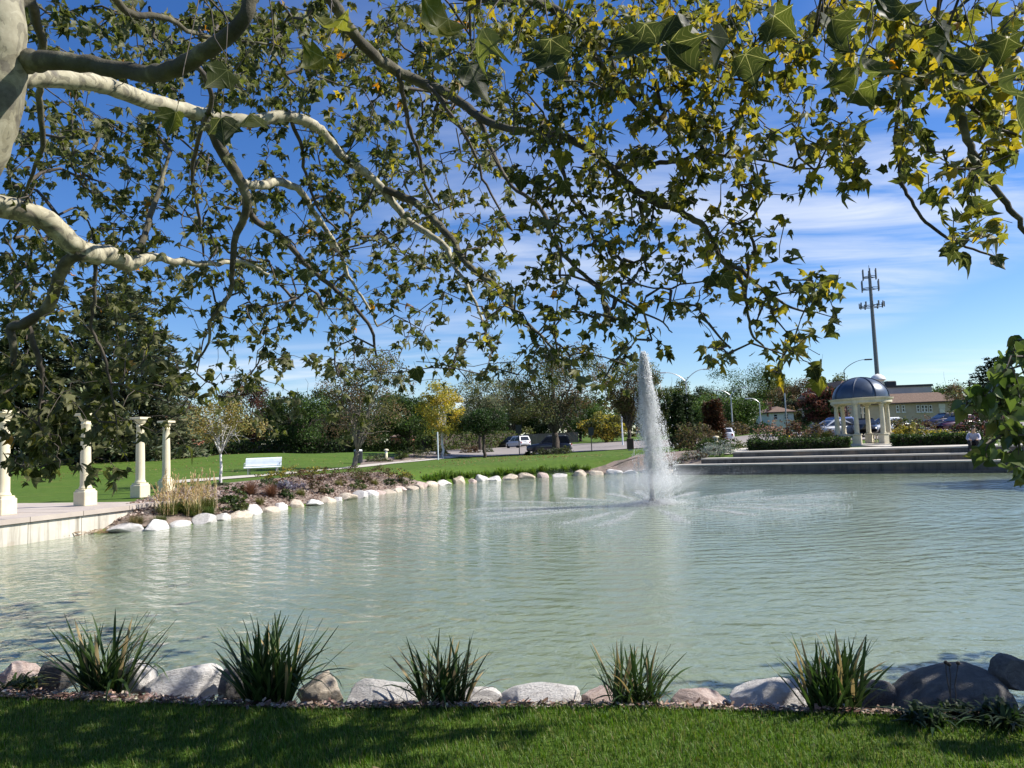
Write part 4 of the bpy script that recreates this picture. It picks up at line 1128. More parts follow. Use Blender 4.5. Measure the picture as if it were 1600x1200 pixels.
# falling curtain in broken strands, blown a little to the right
ns = 420; f0 = rng.uniform(0, .75, ns); a0 = rng.uniform(0, 6.283, ns); r0 = np.abs(rng.normal(.62, .30, ns)); ln_ = rng.uniform(.03, .14, ns)
si = rng.integers(ns, size=34000); n = len(si); f = np.clip(f0[si] + rng.uniform(0, 1, n) * ln_[si] + rng.exponential(.16, n) * (rng.uniform(size=n) < .5), 0, .99)
z = HJ * (1 - f) * .97; rad = r0[si] * (.13 + .46 * f ** .75); a = a0[si] + rng.normal(0, .10, n)
pos = np.column_stack([lean(z) + rad * np.cos(a) + .14 * f + .16 * f * f, rad * np.sin(a), z + .02]) + rng.normal(0, .022, (n, 3))
drops('falling_drops', pos, rng.uniform(.004, .0115, n) * rng.choice([.7, 1, 1.3], n), fount, up1(n, 1, 3))
# low arcs thrown outwards all round, and the streaks of splash where they come down
P_, S_, spl, spls = [], [], [], []
narc = 17
for k in range(narc):
    a = 2 * math.pi * k / narc + rng.uniform(-.15, .15); reach = rng.uniform(3.8, 6.8); hh = rng.uniform(.75, 1.15)
    m_ = 1500
    s = rng.uniform(0, 1, m_) ** 1.5; r_ = .15 + reach * s; zz = 4 * hh * s * (1 - s) + .05
    j = rng.normal(0, 1, (m_, 3)) * (.010 + .13 * s[:, None])
    P_.append(np.column_stack([r_ * math.cos(a), r_ * math.sin(a), zz]) + j * [1, 1, .8]); S_.append(rng.uniform(.002, .0055, m_) * (1.15 - .6 * s))
    m2 = 1500
    s = rng.beta(2.4, 1.7, m2); r_ = 1.4 + (reach - 1.0) * s; bend = .05 * np.sin(r_ * 2.1 + k) + .03 * np.sin(r_ * 5.3 + 2 * k)
    j = rng.normal(0, 1, m2) * (.04 + .09 * s * rng.uniform(.4, 1.3)) + bend
    spl.append(np.column_stack([r_ * math.cos(a) - j * math.sin(a), r_ * math.sin(a) + j * math.cos(a), np.abs(rng.normal(0, .016, m2)) + .001])); spls.append(rng.uniform(.003, .010, m2))
P_ = np.concatenate(P_); S_ = np.concatenate(S_); ok = P_[:, 2] > .01
drops('spray_arcs', P_[ok], S_[ok], fount)
spl = np.concatenate(spl); spls = np.concatenate(spls)
drops('splashes', spl, spls, fount, np.tile([2.2, 2.2, .5], (len(spl), 1)))
# boil of foam round the float
n = 9000; rad = np.abs(rng.normal(0, .55, n)) + .15; a = rng.uniform(0, 6.283, n)
drops('foam', np.column_stack([rad * np.cos(a), rad * np.sin(a), np.abs(rng.normal(0, .10, n)) * np.exp(-rad * .9) + .002]), rng.uniform(.004, .012, n), fount)
# fine mist hanging over the float
mm = bpy.data.materials.new('fine_mist'); mm.use_nodes = True
N, L = mm.node_tree.nodes, mm.node_tree.links
N.remove(N['Principled BSDF'])
pv = N.new('ShaderNodeVolumePrincipled'); pv.inputs['Color'].default_value = (.96, .97, .97, 1); pv.inputs['Anisotropy'].default_value = .2
tc = N.new('ShaderNodeTexCoord')
ln = N.new('ShaderNodeVectorMath'); ln.operation = 'LENGTH'; L.new(tc.outputs['Object'], ln.inputs[0])
mr = N.new('ShaderNodeMapRange'); mr.inputs['From Min'].default_value = 0.95; mr.inputs['From Max'].default_value = 0.05; mr.inputs['To Max'].default_value = 1.0
L.new(ln.outputs['Value'], mr.inputs[0])
pw = N.new('ShaderNodeMath'); pw.operation = 'POWER'; pw.inputs[1].default_value = 2.2; L.new(mr.outputs[0], pw.inputs[0])
ml = N.new('ShaderNodeMath'); ml.operation = 'MULTIPLY'; ml.inputs[1].default_value = 1.1; L.new(pw.outputs[0], ml.inputs[0])
L.new(ml.outputs[0], pv.inputs['Density']); L.new(pv.outputs[0], N['Material Output'].inputs['Volume'])
bm = bmesh.new(); bmesh.ops.create_icosphere(bm, subdivisions=3, radius=1.0)
me = bpy.data.meshes.new('mist'); bm.to_mesh(me); bm.free(); me.materials.append(mm)
mist = stuff(link('mist', me, fount)); mist.location = (0.05, 0, .72); mist.scale = (2.1, 2.1, .70)
# ================================================================== trees and shrubs
M['leaves'] = foliage_mat('tree_leaves', 0.35, 0.55)
M['needles'] = foliage_mat('conifer_needles', 0.12, 0.6)
M['bark_dark'] = mottled('dark_bark', (0.035, 0.026, 0.020), (0.10, 0.078, 0.062), 6, 0.95, 0.8, 25, 0.03)
M['bark_grey'] = mottled('grey_bark', (0.10, 0.085, 0.07), (0.20, 0.175, 0.15), 6, 0.95, 0.8, 25, 0.03)
M['bark_birch'] = mottled('birch_bark', (0.18, 0.16, 0.14), (0.66, 0.64, 0.60), 4, 0.8, 0.3, 25, 0.01, c3=(0.74, 0.72, 0.68))
def rand_frames(n, up=0.5):
    ax = norm(rng.normal(size=(n, 3)) * [1, 1, .8]); z = norm(rng.normal(size=(n, 3)) + [0, 0, up])
    return frames(ax, z)
def colour(base, n, var=.22, clump=None):
    """leaf tones round a few base colours"""
    base = np.array(base, float); k = rng.integers(len(base), size=n) if clump is None else clump % len(base)
    c = base[k] * (1 + rng.normal(0, var, (n, 1))) * (1 + rng.normal(0, .06, (n, 3)))
    return np.clip(c, .004, .9)
def wobble_tube(p0, p1, r0, r1, n=6, amp=.05, seg=6, mb=None):
    p0, p1 = Vector(p0), Vector(p1); L_ = (p1 - p0).length; pts, rad = [], []
    for i in range(seg + 1):
        t = i / seg; q = p0.lerp(p1, t)
        if 0 < i < seg: q += Vector(rng.normal(0, amp * L_ * .5, 3))
        pts.append(q); rad.append(r0 + (r1 - r0) * t)
    (mb or MB()).tube(pts, rad, n)
    return pts
def tree(name, lab, px, Y, top_py, width_px, cols, trunk_frac=.25, n_leaf=4200, leaf=.20, squash=1.0, trunk_r=.16, bark='bark_dark', clumps=60,
         group='trees around the pond', lean=0.0, multi=False, base=None, shape='oval', trunk_cols=None, sparse=1.0):
    p = base or stand(px, Y, 640); top = at_y(px, top_py, Y); H = max(1.5, top.z - p.z)
    w = width_px * Y / F_PX / 2
    t = thing(name, lab, 'tree', p, 0, group)
    cz0 = H * trunk_frac; ch = H - cz0; cc = Vector((lean, 0, cz0 + ch * .5))
    # trunk and limbs
    tm = MB(); fork = Vector((lean * .4, 0, H * max(.12, trunk_frac * (.75 if multi else 1.05))))
    wobble_tube((0, 0, -.2), fork, trunk_r * 1.25, trunk_r * .85, 9, .03, 5, tm)
    tr = tm.build('trunk', M[bark], t, True)
    lm = MB(); tips = []
    nl = 9 if not multi else 12
    for k in range(nl):
        a = 2 * math.pi * k / nl + rng.uniform(-.3, .3); e = rng.uniform(.35, 1.0)
        q = cc + Vector((math.cos(a) * w * .62 * e, math.sin(a) * w * .62 * e, rng.uniform(-.10, .36) * ch))
        pts = wobble_tube(fork, q, trunk_r * .55, trunk_r * .12, 6, .05, 6, lm); tips.append(pts)
        for j in range(5):
            s = pts[int(rng.integers(2, 6))]; q2 = s + Vector(rng.normal(0, 1, 3)) * w * .30 + Vector((0, 0, ch * .07))
            wobble_tube(s, q2, trunk_r * .18, trunk_r * .05, 4, .07, 4, lm)
    lead = wobble_tube(fork, cc + Vector((0, 0, ch * .42)), trunk_r * .7, trunk_r * .08, 6, .03, 6, lm)
    stuff(lm.build('limbs', M[bark], t, True))
    # crown of leaf clumps
    m = clumps
    d = norm(rng.normal(size=(m, 3))); rr = rng.uniform(.15, 1, m) ** .42
    lump = 1 + .16 * np.sin(d @ (rng.normal(size=(3,)) * 3) + rng.uniform(0, 6)) + .10 * rng.normal(size=m)
    c = d * (rr * lump)[:, None]
    if shape == 'cone': c[:, :2] *= (np.clip(1.15 - (c[:, 2:3] + 1) / 2, .12, 1) * 1.25)
    if shape == 'vase': c[:, :2] *= np.clip(.62 + .5 * (c[:, 2:3] + 1) / 2, .5, 1.1)
    if shape == 'flat': c[:, 2] = np.where(c[:, 2] < 0, c[:, 2] * .6, c[:, 2])
    C = np.array(cc) + c * np.array([w, w * squash, ch * .5]) * .93
    m_ = m; per = max(8, int(n_leaf * 2.7) // m); idx = np.repeat(np.arange(m), per); n = len(idx)
    sig = (.40 * w / math.sqrt(m / 40)) * rng.uniform(.6, 1.2, m)
    pos = C[idx] + norm(rng.normal(size=(n, 3))) * (rng.uniform(size=(n, 1)) ** .45) * sig[idx][:, None] * np.array([1, 1, .75])
    keep = rng.uniform(size=n) < sparse; pos, idx = pos[keep], idx[keep]; n = len(pos)
    tone = rng.integers(100, size=m); bri = rng.uniform(.78, 1.22, m)
    cl = colour(cols, n, .18, (tone[idx] + (rng.uniform(size=n) < .35) * rng.integers(9, size=n))) * bri[idx][:, None] * 1.25
    link('crown', scatter('crown', QUAD_V, QUAD_F, pos, rand_frames(n, .5), leaf * .72 * rng.uniform(.6, 1.3, n), M['leaves'], cl), t)
    return t
def conifer(name, lab, px, Y, top_py, width_px, cols, tiers=20, n_per=26, leaf=.34, trunk_r=.2, group='conifers around the park', base_frac=.06, power=.8, droop=.25, cat='tree'):
    p = stand(px, Y, 640); H = at_y(px, top_py, Y).z - p.z; w = width_px * Y / F_PX / 2
    t = thing(name, lab, cat, p, 0, group)
    MB().tube([(0, 0, -.2), (.03, 0, H * .5), (0, 0, H * .97)], [trunk_r, trunk_r * .6, .02], 8).build('trunk', M['bark_dark'], t, True)
    P_, A_ = [], []
    for i in range(tiers):
        f = i / tiers; zc = H * (base_frac + (1 - base_frac) * f); rad = w * (1 - f) ** power + .12
        nb_ = max(5, int(13 * (1 - f) + 4))
        for k in range(nb_):
            a = rng.uniform(0, 6.283); rl = rad * rng.uniform(.72, 1.08)
            s = rng.uniform(.12, 1, n_per) ** .75
            q = np.column_stack([s * rl * math.cos(a), s * rl * math.sin(a), zc - droop * rl * s ** 2 + .10 * rl * s])
            side = rng.normal(0, 1, (n_per, 1)) * (.16 * rl * (1.15 - s))[:, None]
            q += side * np.array([-math.sin(a), math.cos(a), 0]) + rng.normal(0, .07, (n_per, 3)) * [1, 1, .8]
            P_.append(q); A_.append(np.tile([math.cos(a), math.sin(a), .15], (n_per, 1)) + side * np.array([-math.sin(a), math.cos(a), 0]) * .8 + rng.normal(0, .4, (n_per, 3)))
    P_ = np.concatenate(P_); A_ = np.concatenate(A_); n = len(P_)
    up = norm(np.array([0, 0, 1.0]) + rng.normal(0, .45, (n, 3)))
    size = np.column_stack([leaf * .55 * np.ones(n), leaf * rng.uniform(.7, 1.3, n), np.ones(n) * leaf])
    link('foliage', scatter('foliage', QUAD_V, QUAD_F, P_, frames(A_, up), size, M['needles'], colour(cols, n, .25)), t)
    return t
def bush(name, lab, pos, w, h, cols, n=900, leaf=.09, group='shrubs around the pond', cat='shrub', depth=None, shape='mound', top_cols=None, stems=True, mat='leaves'):
    t = thing(name, lab, cat, pos, 0, group)
    depth = depth or w
    if stems:
        sm = MB()
        for k in range(9):
            a = rng.uniform(0, 6.283); e = rng.uniform(.2, .7)
            wobble_tube((rng.uniform(-.05, .05) * w, rng.uniform(-.05, .05) * w, -.05), (math.cos(a) * w * .5 * e, math.sin(a) * depth * .5 * e, h * rng.uniform(.45, .85)), .014 + .006 * h, .005, 5, .05, 4, sm)
        stuff(sm.build('stems', M['bark_dark'], t))
    m = max(14, n // 40); d = norm(rng.normal(size=(m, 3))); d[:, 2] = np.abs(d[:, 2]); rr = rng.uniform(.2, 1, m) ** .45 * (1 + rng.normal(0, .07, m))
    c = d * rr[:, None]
    if shape == 'column': c[:, :2] *= np.clip(1.12 - c[:, 2:3], .2, 1)
    C = c * np.array([w / 2, depth / 2, h]) * .93
    idx = rng.integers(m, size=n)
    q = C[idx] + rng.normal(size=(n, 3)) * np.array([w, depth, h * 1.2]) * .052; q[:, 2] = np.maximum(q[:, 2], .01)
    bri = rng.uniform(.75, 1.25, m)
    cl = colour(cols, n, .2) * bri[idx][:, None]
    if top_cols is not None:
        hi = q[:, 2] / h + rng.normal(0, .10, n) > .62
        cl[hi] = colour(top_cols, int(hi.sum()), .2)
    link('foliage', scatter('foliage', QUAD_V, QUAD_F, q, rand_frames(n, .6), leaf * rng.uniform(.6, 1.3, n), M[mat], cl), t)
    return t
def blade_set(n, h, spread, width, cols, droop=.35, base_r=.12, seg=4):
    """arching grass blades as one mesh's arrays"""
    a = rng.uniform(0, 6.283, n); b0 = rng.uniform(0, 1, n) ** .5 * base_r; a0 = rng.uniform(0, 6.283, n)
    out = rng.uniform(.1, 1, n) * spread; hh = h * rng.uniform(.5, 1.1, n) * (1.12 - .5 * out / spread)
    base = np.column_stack([b0 * np.cos(a0), b0 * np.sin(a0), np.zeros(n)])
    dirs = np.column_stack([np.cos(a), np.sin(a), np.zeros(n)]); side = np.column_stack([-np.sin(a), np.cos(a), np.zeros(n)])
    V = []
    for i in range(seg + 1):
        t = i / seg; w = width * (1 - t) ** .7 * .5 + .0006
        c = base + dirs * (out * t ** 1.8)[:, None] + np.array([0, 0, 1]) * (hh * (t - droop * t ** 3))[:, None]
        V += [c - side * w, c + side * w]
    V = np.stack(V, 1); k = V.shape[1]
    F = np.array([(2 * i, 2 * i + 1, 2 * i + 3, 2 * i + 2) for i in range(seg)])
    f = (F[None] + (np.arange(n) * k)[:, None, None]).reshape(-1, 4)
    return V.reshape(-1, 3), f, np.repeat(colour(cols, n, .2), k, 0)
def grass_clump(name, lab, pos, h, spread, n, cols, width=.012, plume=0, plume_h=0, plume_cols=None, group='ornamental grasses', droop=.35, base_r=.15):
    t = thing(name, lab, 'ornamental grass', pos, 0, group)
    v, f, c = blade_set(n, h, spread, width, cols, droop, base_r)
    stuff(link('blades', fast_mesh('blades', v, f, M['leaves'], c), t))
    if plume:
        v, f, c = blade_set(plume, plume_h, spread * .45, .012, plume_cols, .02, base_r * 1.3, 3)
        stuff(link('stalks', fast_mesh('stalks', v, f, M['leaves'], c), t))
        k = v.reshape(plume, -1, 3); tips = k[:, -1]; m = 16
        q = np.repeat(tips, m, 0); ax = np.repeat(norm(k[:, -1] - k[:, -4]), m, 0)
        q = q - ax * (rng.uniform(0, .30, (len(q), 1)) * plume_h * .8); n2 = len(q)
        link('plumes', scatter('plumes', QUAD_V, QUAD_F, q, frames(ax + rng.normal(0, .22, (n2, 3)), rng.normal(size=(n2, 3))), np.column_stack([np.full(n2, .028), np.full(n2, .085), np.full(n2, .05)]), M['leaves'], colour(plume_cols, n2, .15)), t)
    return t

GREEN = [(.045, .075, .018), (.06, .095, .022), (.035, .06, .014)]
DARK = [(.022, .040, .012), (.030, .052, .016), (.018, .032, .010)]
OLIVE = [(.085, .095, .030), (.11, .115, .04), (.06, .075, .022)]
BROWN = [(.10, .068, .034), (.13, .09, .05), (.075, .055, .03), (.08, .08, .03)]
RED = [(.075, .030, .022), (.05, .022, .018), (.10, .045, .03)]
YELLOW = [(.32, .26, .045), (.23, .205, .04), (.15, .155, .035), (.36, .28, .05)]
GREYGREEN = [(.075, .090, .050), (.095, .11, .062), (.055, .070, .038)]
SPRUCE = [(.12, .135, .075), (.15, .165, .095), (.09, .105, .055)]
PALE = [(.15, .15, .07), (.11, .12, .05), (.19, .18, .09)]
# --- left
conifer('spruce_tree', 'tall grey-green spruce rising behind the plaza columns', 190, 62, 448, 262, SPRUCE, 40, 70, .52, .3, power=.40, base_frac=.02)
conifer('spruce_tree', 'darker shorter spruce at the far left behind the plaza', 40, 58, 498, 190, SPRUCE + DARK, 30, 60, .52, .25, power=.42, base_frac=.02)
tree('birch_tree', 'young birch with a white trunk and thin yellowish leaves beside the walk', 345, 31, 606, 122, [(.19, .165, .05), (.14, .13, .04), (.22, .17, .06), (.10, .10, .03)], .30, 1900, .11, .9, .055, 'bark_birch', 46, base=on_ground(345, 757), sparse=.85)
tree('maple_tree', 'dark purple-leaved tree behind the bench on the lawn', 395, 82, 590, 105, RED + DARK, .12, 4200, .26, .9, .2)
tree('maple_tree', 'dark green tree behind the right end of the bench', 465, 78, 598, 110, DARK + GREEN, .1, 4200, .26, .9, .2)
tree('maple_tree', 'reddish brown tree left of the birch behind the lawn', 288, 76, 626, 90, BROWN + RED, .12, 3000, .26, .9, .2)
tree('bushy_tree', 'low dark green tree between the last two columns', 228, 74, 650, 80, DARK + GREEN, .06, 2600, .25, .9, .2)
tree('bushy_tree', 'low green tree behind the first full column', 95, 72, 640, 120, GREEN + DARK, .05, 3000, .25, .9, .2)
tree('maple_tree', 'dark tree between the bench and the brown tree', 520, 84, 612, 80, DARK, .08, 3600, .26, .9, .2)
tree('locust_tree', 'brown thin-leaved tree leaning beside the litter bin', 556, 47, 556, 160, BROWN + OLIVE, .20, 4600, .15, .9, .15, 'bark_grey', 70, lean=.7, multi=True, base=on_ground(552, 731), sparse=.8)
tree('round_tree', 'dark round green tree left of the yellow tree', 634, 84, 612, 104, DARK + GREEN, .16, 4600, .26, .9, .22)
tree('yellow_tree', 'young yellow tree with a pale trunk in the middle distance', 691, 68, 604, 66, YELLOW, .30, 2600, .19, .95, .10, 'bark_birch', 44, base=stand(691, 64))
tree('crab_apple_tree', 'small dark spreading tree with a thin trunk by the car park kerb', 756, 66, 636, 92, DARK, .42, 3200, .19, .9, .13, 'bark_dark', 48, shape='flat', base=stand(756, 65))
tree('ash_tree', 'pale grey-green tree behind the small dark spreading tree', 748, 100, 584, 96, GREYGREEN + PALE, .2, 4600, .27, .9, .22)
tree('oak_tree', 'large broad brown-green tree behind the dark blue SUV', 868, 72, 544, 172, BROWN + GREYGREEN + OLIVE, .26, 7800, .19, .9, .34, 'bark_dark', 110, multi=True, base=stand(868, 70.5))
tree('oak_tree', 'brown tree with a vase of limbs just left of the fountain', 984, 77, 566, 92, BROWN + OLIVE, .28, 4600, .20, .9, .2, 'bark_dark', 70, multi=True, shape='vase', base=stand(984, 74))
# --- behind the car park
BACK = [(590, 118, 606, 96, GREEN, 'tree behind the brown locust and the clipped evergreens'), (668, 125, 628, 80, OLIVE, 'olive tree far behind the yellow tree'),
        (716, 120, 634, 70, DARK, 'low dark tree right of the yellow tree, far back'), (800, 136, 612, 90, OLIVE, 'olive tree behind the white estate car'),
        (838, 140, 628, 80, DARK, 'dark far tree behind the board fence'), (905, 138, 612, 90, GREEN, 'green far tree right of the large broad tree'),
        (945, 112, 648, 66, YELLOW + OLIVE + OLIVE, 'yellow-green low tree behind the car park'), (1010, 130, 596, 80, OLIVE, 'olive tree directly behind the fountain jet'),
        (1052, 128, 594, 76, OLIVE + GREEN, 'olive tree behind the dark columnar evergreens'), (1098, 126, 604, 70, DARK + OLIVE, 'dark tree between the two two-armed lamps'),
        (1138, 112, 613, 104, GREEN, 'round mid-green tree behind the shorter two-armed lamp'), (1158, 150, 573, 118, DARK + GREEN, 'tallest dark green tree above the shorter two-armed lamp'),
        (1208, 146, 584, 96, OLIVE + GREEN, 'olive-green tree behind the small brown-roofed house'), (1252, 138, 590, 96, BROWN, 'brown bare-looking tree right of the small house'),
        (1286, 86, 602, 74, RED + DARK, 'dark red-leaved tree left of the gazebo dome'), (1240, 128, 620, 46, BROWN + GREYGREEN, 'brown shrubby tree beside the small house'),
        (1310, 132, 590, 60, OLIVE, 'tree showing over the left end of the brown hall roof'), (1470, 140, 606, 70, DARK + GREEN, 'dark low tree behind the right end of the hall')]
for px, Y, top, w, cl, lab in BACK:
    tree('far_tree', lab, px, Y, top, w, cl, .1, 4200, .33, .8, .25, group='trees far behind the car park')
for px, top, w, lab in ((470, 640, 90, 'left'), (560, 652, 90, 'middle'), (350, 655, 100, 'leftmost'),):
    tree('far_tree', f'dark {lab} tree of the low row far behind the bench', px, 112, top, w, DARK, .05, 2600, .34, .8, .25, group='trees far behind the lawn')
for px, Y, top, w, lab in ((1057, 60, 616, 20, 'left of the two dark columnar evergreens behind the fountain'), (1071, 61, 617, 20, 'right of the two dark columnar evergreens behind the fountain')):
    conifer('columnar_evergreen', lab, px, Y, top, w, DARK, 26, 20, .22, .06, 'columnar evergreens by the fountain', .01, .32, -.4)
for px, Y, top, w, lab in ((1107, 60, 628, 18, 'left of the two rust-brown columnar shrubs behind the fountain'), (1119, 60, 624, 20, 'right of the two rust-brown columnar shrubs behind the fountain')):
    conifer('columnar_evergreen', lab, px, Y, top, w, [(.10, .04, .02), (.07, .03, .016), (.05, .035, .015)], 24, 18, .22, .06, 'columnar evergreens by the fountain', .01, .32, -.4)
conifer('pine_tree', 'dark layered pine by the power poles on the right', 1556, 92, 556, 92, DARK, 13, 30, .40, .22, base_frac=.30, power=.55, droop=.1)
tree('sapling', 'sparse upright sapling at the right corner of the hall', 1495, 74, 588, 40, OLIVE + BROWN, .22, 520, .20, .9, .05, 'bark_grey', 30, shape='cone')
tree('maple_tree', 'small red-brown tree below the pine on the right', 1560, 82, 632, 66, RED + BROWN, .4, 1800, .22, .9, .12)
tree('shade_tree', 'broad shade tree on the right bank beyond the picture edge', 1800, 26.5, 470, 300, GREEN, .25, 5200, .24, .9, .2, base=Vector((22.5, 24.0, gz(25.6, 24.0))), clumps=60)
# --- woods that close the view behind everything
n = 30000; px_ = rng.uniform(-500, 2100, n); Yw = rng.uniform(168, 190, n)
xw = np.array([(p - 800) / F_PX for p in px_]) * Yw; zw = ground_many(np.column_stack([xw, Yw])) + rng.uniform(0, 1, n) ** .8 * (7.0 + 1.8 * np.sin(xw * .11) + 1.2 * np.sin(xw * .31 + 1))
wood = link('woodland', scatter('woodland', QUAD_V, QUAD_F, np.column_stack([xw, Yw, zw]), rand_frames(n, .5), rng.uniform(.5, 1.3, n), M['leaves'], colour(DARK + OLIVE + BROWN, n, .25)))
stuff(wood); tag(wood, 'far-off low belt of woods closing the view behind the park', 'woods')
# --- clipped evergreen row and hedges
cone = None
for i in range(13):
    p = stand(556 + 8.2 * i, 79 + .25 * i)
    if cone is None:
        cone = conifer('clipped_evergreen', '', 556, 79, 688, 8.6, DARK + GREEN, 12, 12, .16, .04, 'row of clipped evergreens', .01, .7, -.3, 'evergreen')
        o = cone
    else: o = copy_tree(cone)
    o.location = p; o.scale = (rng.uniform(.9, 1.1), 1, rng.uniform(.85, 1.12)); o.rotation_euler.z = rng.uniform(0, 6)
    o['label'] = f'{nth(i + 1)} small conical evergreen from the left in the row behind the bin'
def hedge(lab, a, b_, w, h, cols, n, leaf=.07, group='clipped hedges', round_=.3):
    a, b_ = Vector(a), Vector(b_); d = b_ - a; L_ = d.length
    t = thing('hedge', lab, 'hedge', a, math.atan2(d.y, d.x), group)
    ins = max(.07, leaf * .9); core = MB().cbox(ins, L_ - ins, -w / 2 + ins, w / 2 - ins, -.05, h - ins, .06).build('branches', M['bark_dark'], t)
    q = rng.uniform(size=(n, 3)) * [L_, w, h] - [0, w / 2, 0]; k = rng.integers(4, size=n)
    q[k == 0, 2] = h; q[k == 1, 1] = -w / 2; q[k == 2, 1] = w / 2 * np.sign(rng.normal(size=(k == 2).sum()))
    q[: n // 12, 0] = 0; q[n // 12: n // 6, 0] = L_
    q[:, 2] *= 1 + .05 * np.sin(q[:, 0] * 3 + 1); q += rng.normal(0, .035, q.shape); q[:, 2] = np.maximum(q[:, 2], .01)
    link('foliage', scatter('foliage', QUAD_V, QUAD_F, q, rand_frames(n, .6), leaf * rng.uniform(.7, 1.3, n), M['leaves'], colour(cols, n, .25)), t)
deck = lambda px, Y: Vector((at_y(px, 690, Y).x, Y, DECK_Z))
hedge('low clipped hedge left of the gazebo above the steps', deck(1172, 40.5), deck(1326, 38.3), .8, .48, DARK + GREEN, 5200, .09)
hedge('low clipped hedge right of the gazebo above the steps', deck(1396, 37.6), deck(1530, 36.2), .9, .5, DARK + GREEN, 5200, .09)
hedge('tall leafy hedge behind the yellow tree along the car park', stand(664, 104), stand(800, 128), 2.4, 2.6, OLIVE + GREEN, 5200, .28, round_=.8)
hedge('dark hedge at the back of the lawn behind the columns', stand(-40, 70), stand(330, 73), 1.6, 1.5, DARK + GREEN, 6000, .22)
hedge('dark hedge behind the bench at the top of the lawn', stand(340, 74), stand(548, 80), 1.6, 1.3, DARK, 5000, .22)
# --- beds near the gazebo
def atb(px, Y): return stand(px, Y)
bush('hydrangea_shrub', 'large shrub with pinkish-brown seedheads at the left of the steps', atb(1203, 44.5), 3.0, 1.7, DARK + GREEN, 2400, .11, top_cols=[(.22, .13, .09), (.30, .19, .13), (.16, .10, .07)])
bush('yellow_shrub', 'pale yellow shrub between the seedhead shrub and the gazebo', atb(1252, 43.5), 2.6, 1.15, PALE + YELLOW, 1700, .10)
bush('yellow_shrub', 'bright yellow shrub touching the left side of the gazebo', atb(1288, 43.5), 1.7, 1.2, YELLOW, 1200, .10)
bush('yellow_shrub', 'bright yellow shrub right beside the gazebo balustrade', atb(1410, 43), 1.5, 1.05, YELLOW, 1100, .10)
bush('yellow_shrub', 'golden shrub second to the right of the gazebo', atb(1429, 43), 1.5, 1.15, YELLOW + PALE, 1100, .10)
bush('yellow_shrub', 'olive-yellow shrub behind the right hedge', atb(1468, 42), 3.0, .95, OLIVE + YELLOW, 1700, .10)
bush('yew_shrub', 'rounded bright green shrub in front of the hall windows', atb(1422, 58), 2.7, 1.5, GREEN + OLIVE, 1600, .13)
bush('brown_shrub', 'round brown shrub just behind the right gazebo column', atb(1402, 55), 1.9, 1.7, BROWN + OLIVE, 1200, .13)
bush('brown_shrub', 'thin reddish shrub below the right hall windows', atb(1447, 56), 2.6, 1.5, BROWN + RED, 900, .10)
bush('brown_shrub', 'upright rusty shrub behind the seedhead shrub', atb(1243, 58), 2.2, 2.2, BROWN + RED, 1300, .13)
bush('brown_shrub', 'orange-brown shrub left of the gazebo behind the yellow ones', atb(1280, 60), 2.4, 1.6, BROWN, 1200, .13)
bush('juniper_shrub', 'dark evergreen shrub below the sapling by the seated person', atb(1528, 44), 3.4, 1.9, DARK + RED, 2200, .12)
bush('brown_shrub', 'large rust and olive shrub between the fountain and the steps', atb(1084, 50), 2.9, 2.3, BROWN + OLIVE, 2600, .12)
bush('brown_shrub', 'brown shrub below the rust columnar shrubs', atb(1112, 52), 2.2, 1.6, BROWN, 1500, .12)
bush('green_shrub', 'dark green spreading shrub beside the walk left of the steps', atb(1122, 45.5), 2.9, 1.0, GREEN + DARK, 1700, .10)
SILVER = [(.20, .22, .19), (.26, .28, .24), (.13, .15, .11)]
bush('silver_shrub', 'silvery-leaved low shrub at the left end of the steps', atb(1118, 42), 2.6, .8, SILVER, 1700, .08)
bush('silver_shrub', 'smaller silvery mound behind the right of the fountain', atb(1085, 41.5), 1.9, .6, SILVER + BROWN, 1200, .08)
bush('silver_shrub', 'grey-brown mound close behind the fountain base', atb(1048, 41), 1.8, .55, SILVER + BROWN, 1000, .08)
bush('yellow_shrub', 'low pale shrub at the walk edge before the lane', atb(1152, 50), 2.0, .6, PALE + OLIVE, 900, .09)
for px, Y, w, h, cl, lab in ((1146, 96, 5.2, 2.2, BROWN, 'square brown shrub at the foot of the shorter two-armed lamp'), (1118, 94, 3.6, 1.6, DARK + GREYGREEN, 'dark shrub across the lane left of the lamps'),
                             (1264, 92, 5.0, 2.0, DARK, 'dark shrub across the lane before the red tree'), (1180, 100, 6, 1.6, DARK, 'long dark shrub across the lane below the single lamp'),
                             (1330, 90, 7, 1.4, DARK, 'dark shrubs across the lane seen through the gazebo')):
    bush('far_shrub', lab, stand(px, Y), w, h, cl, 1500, .22)
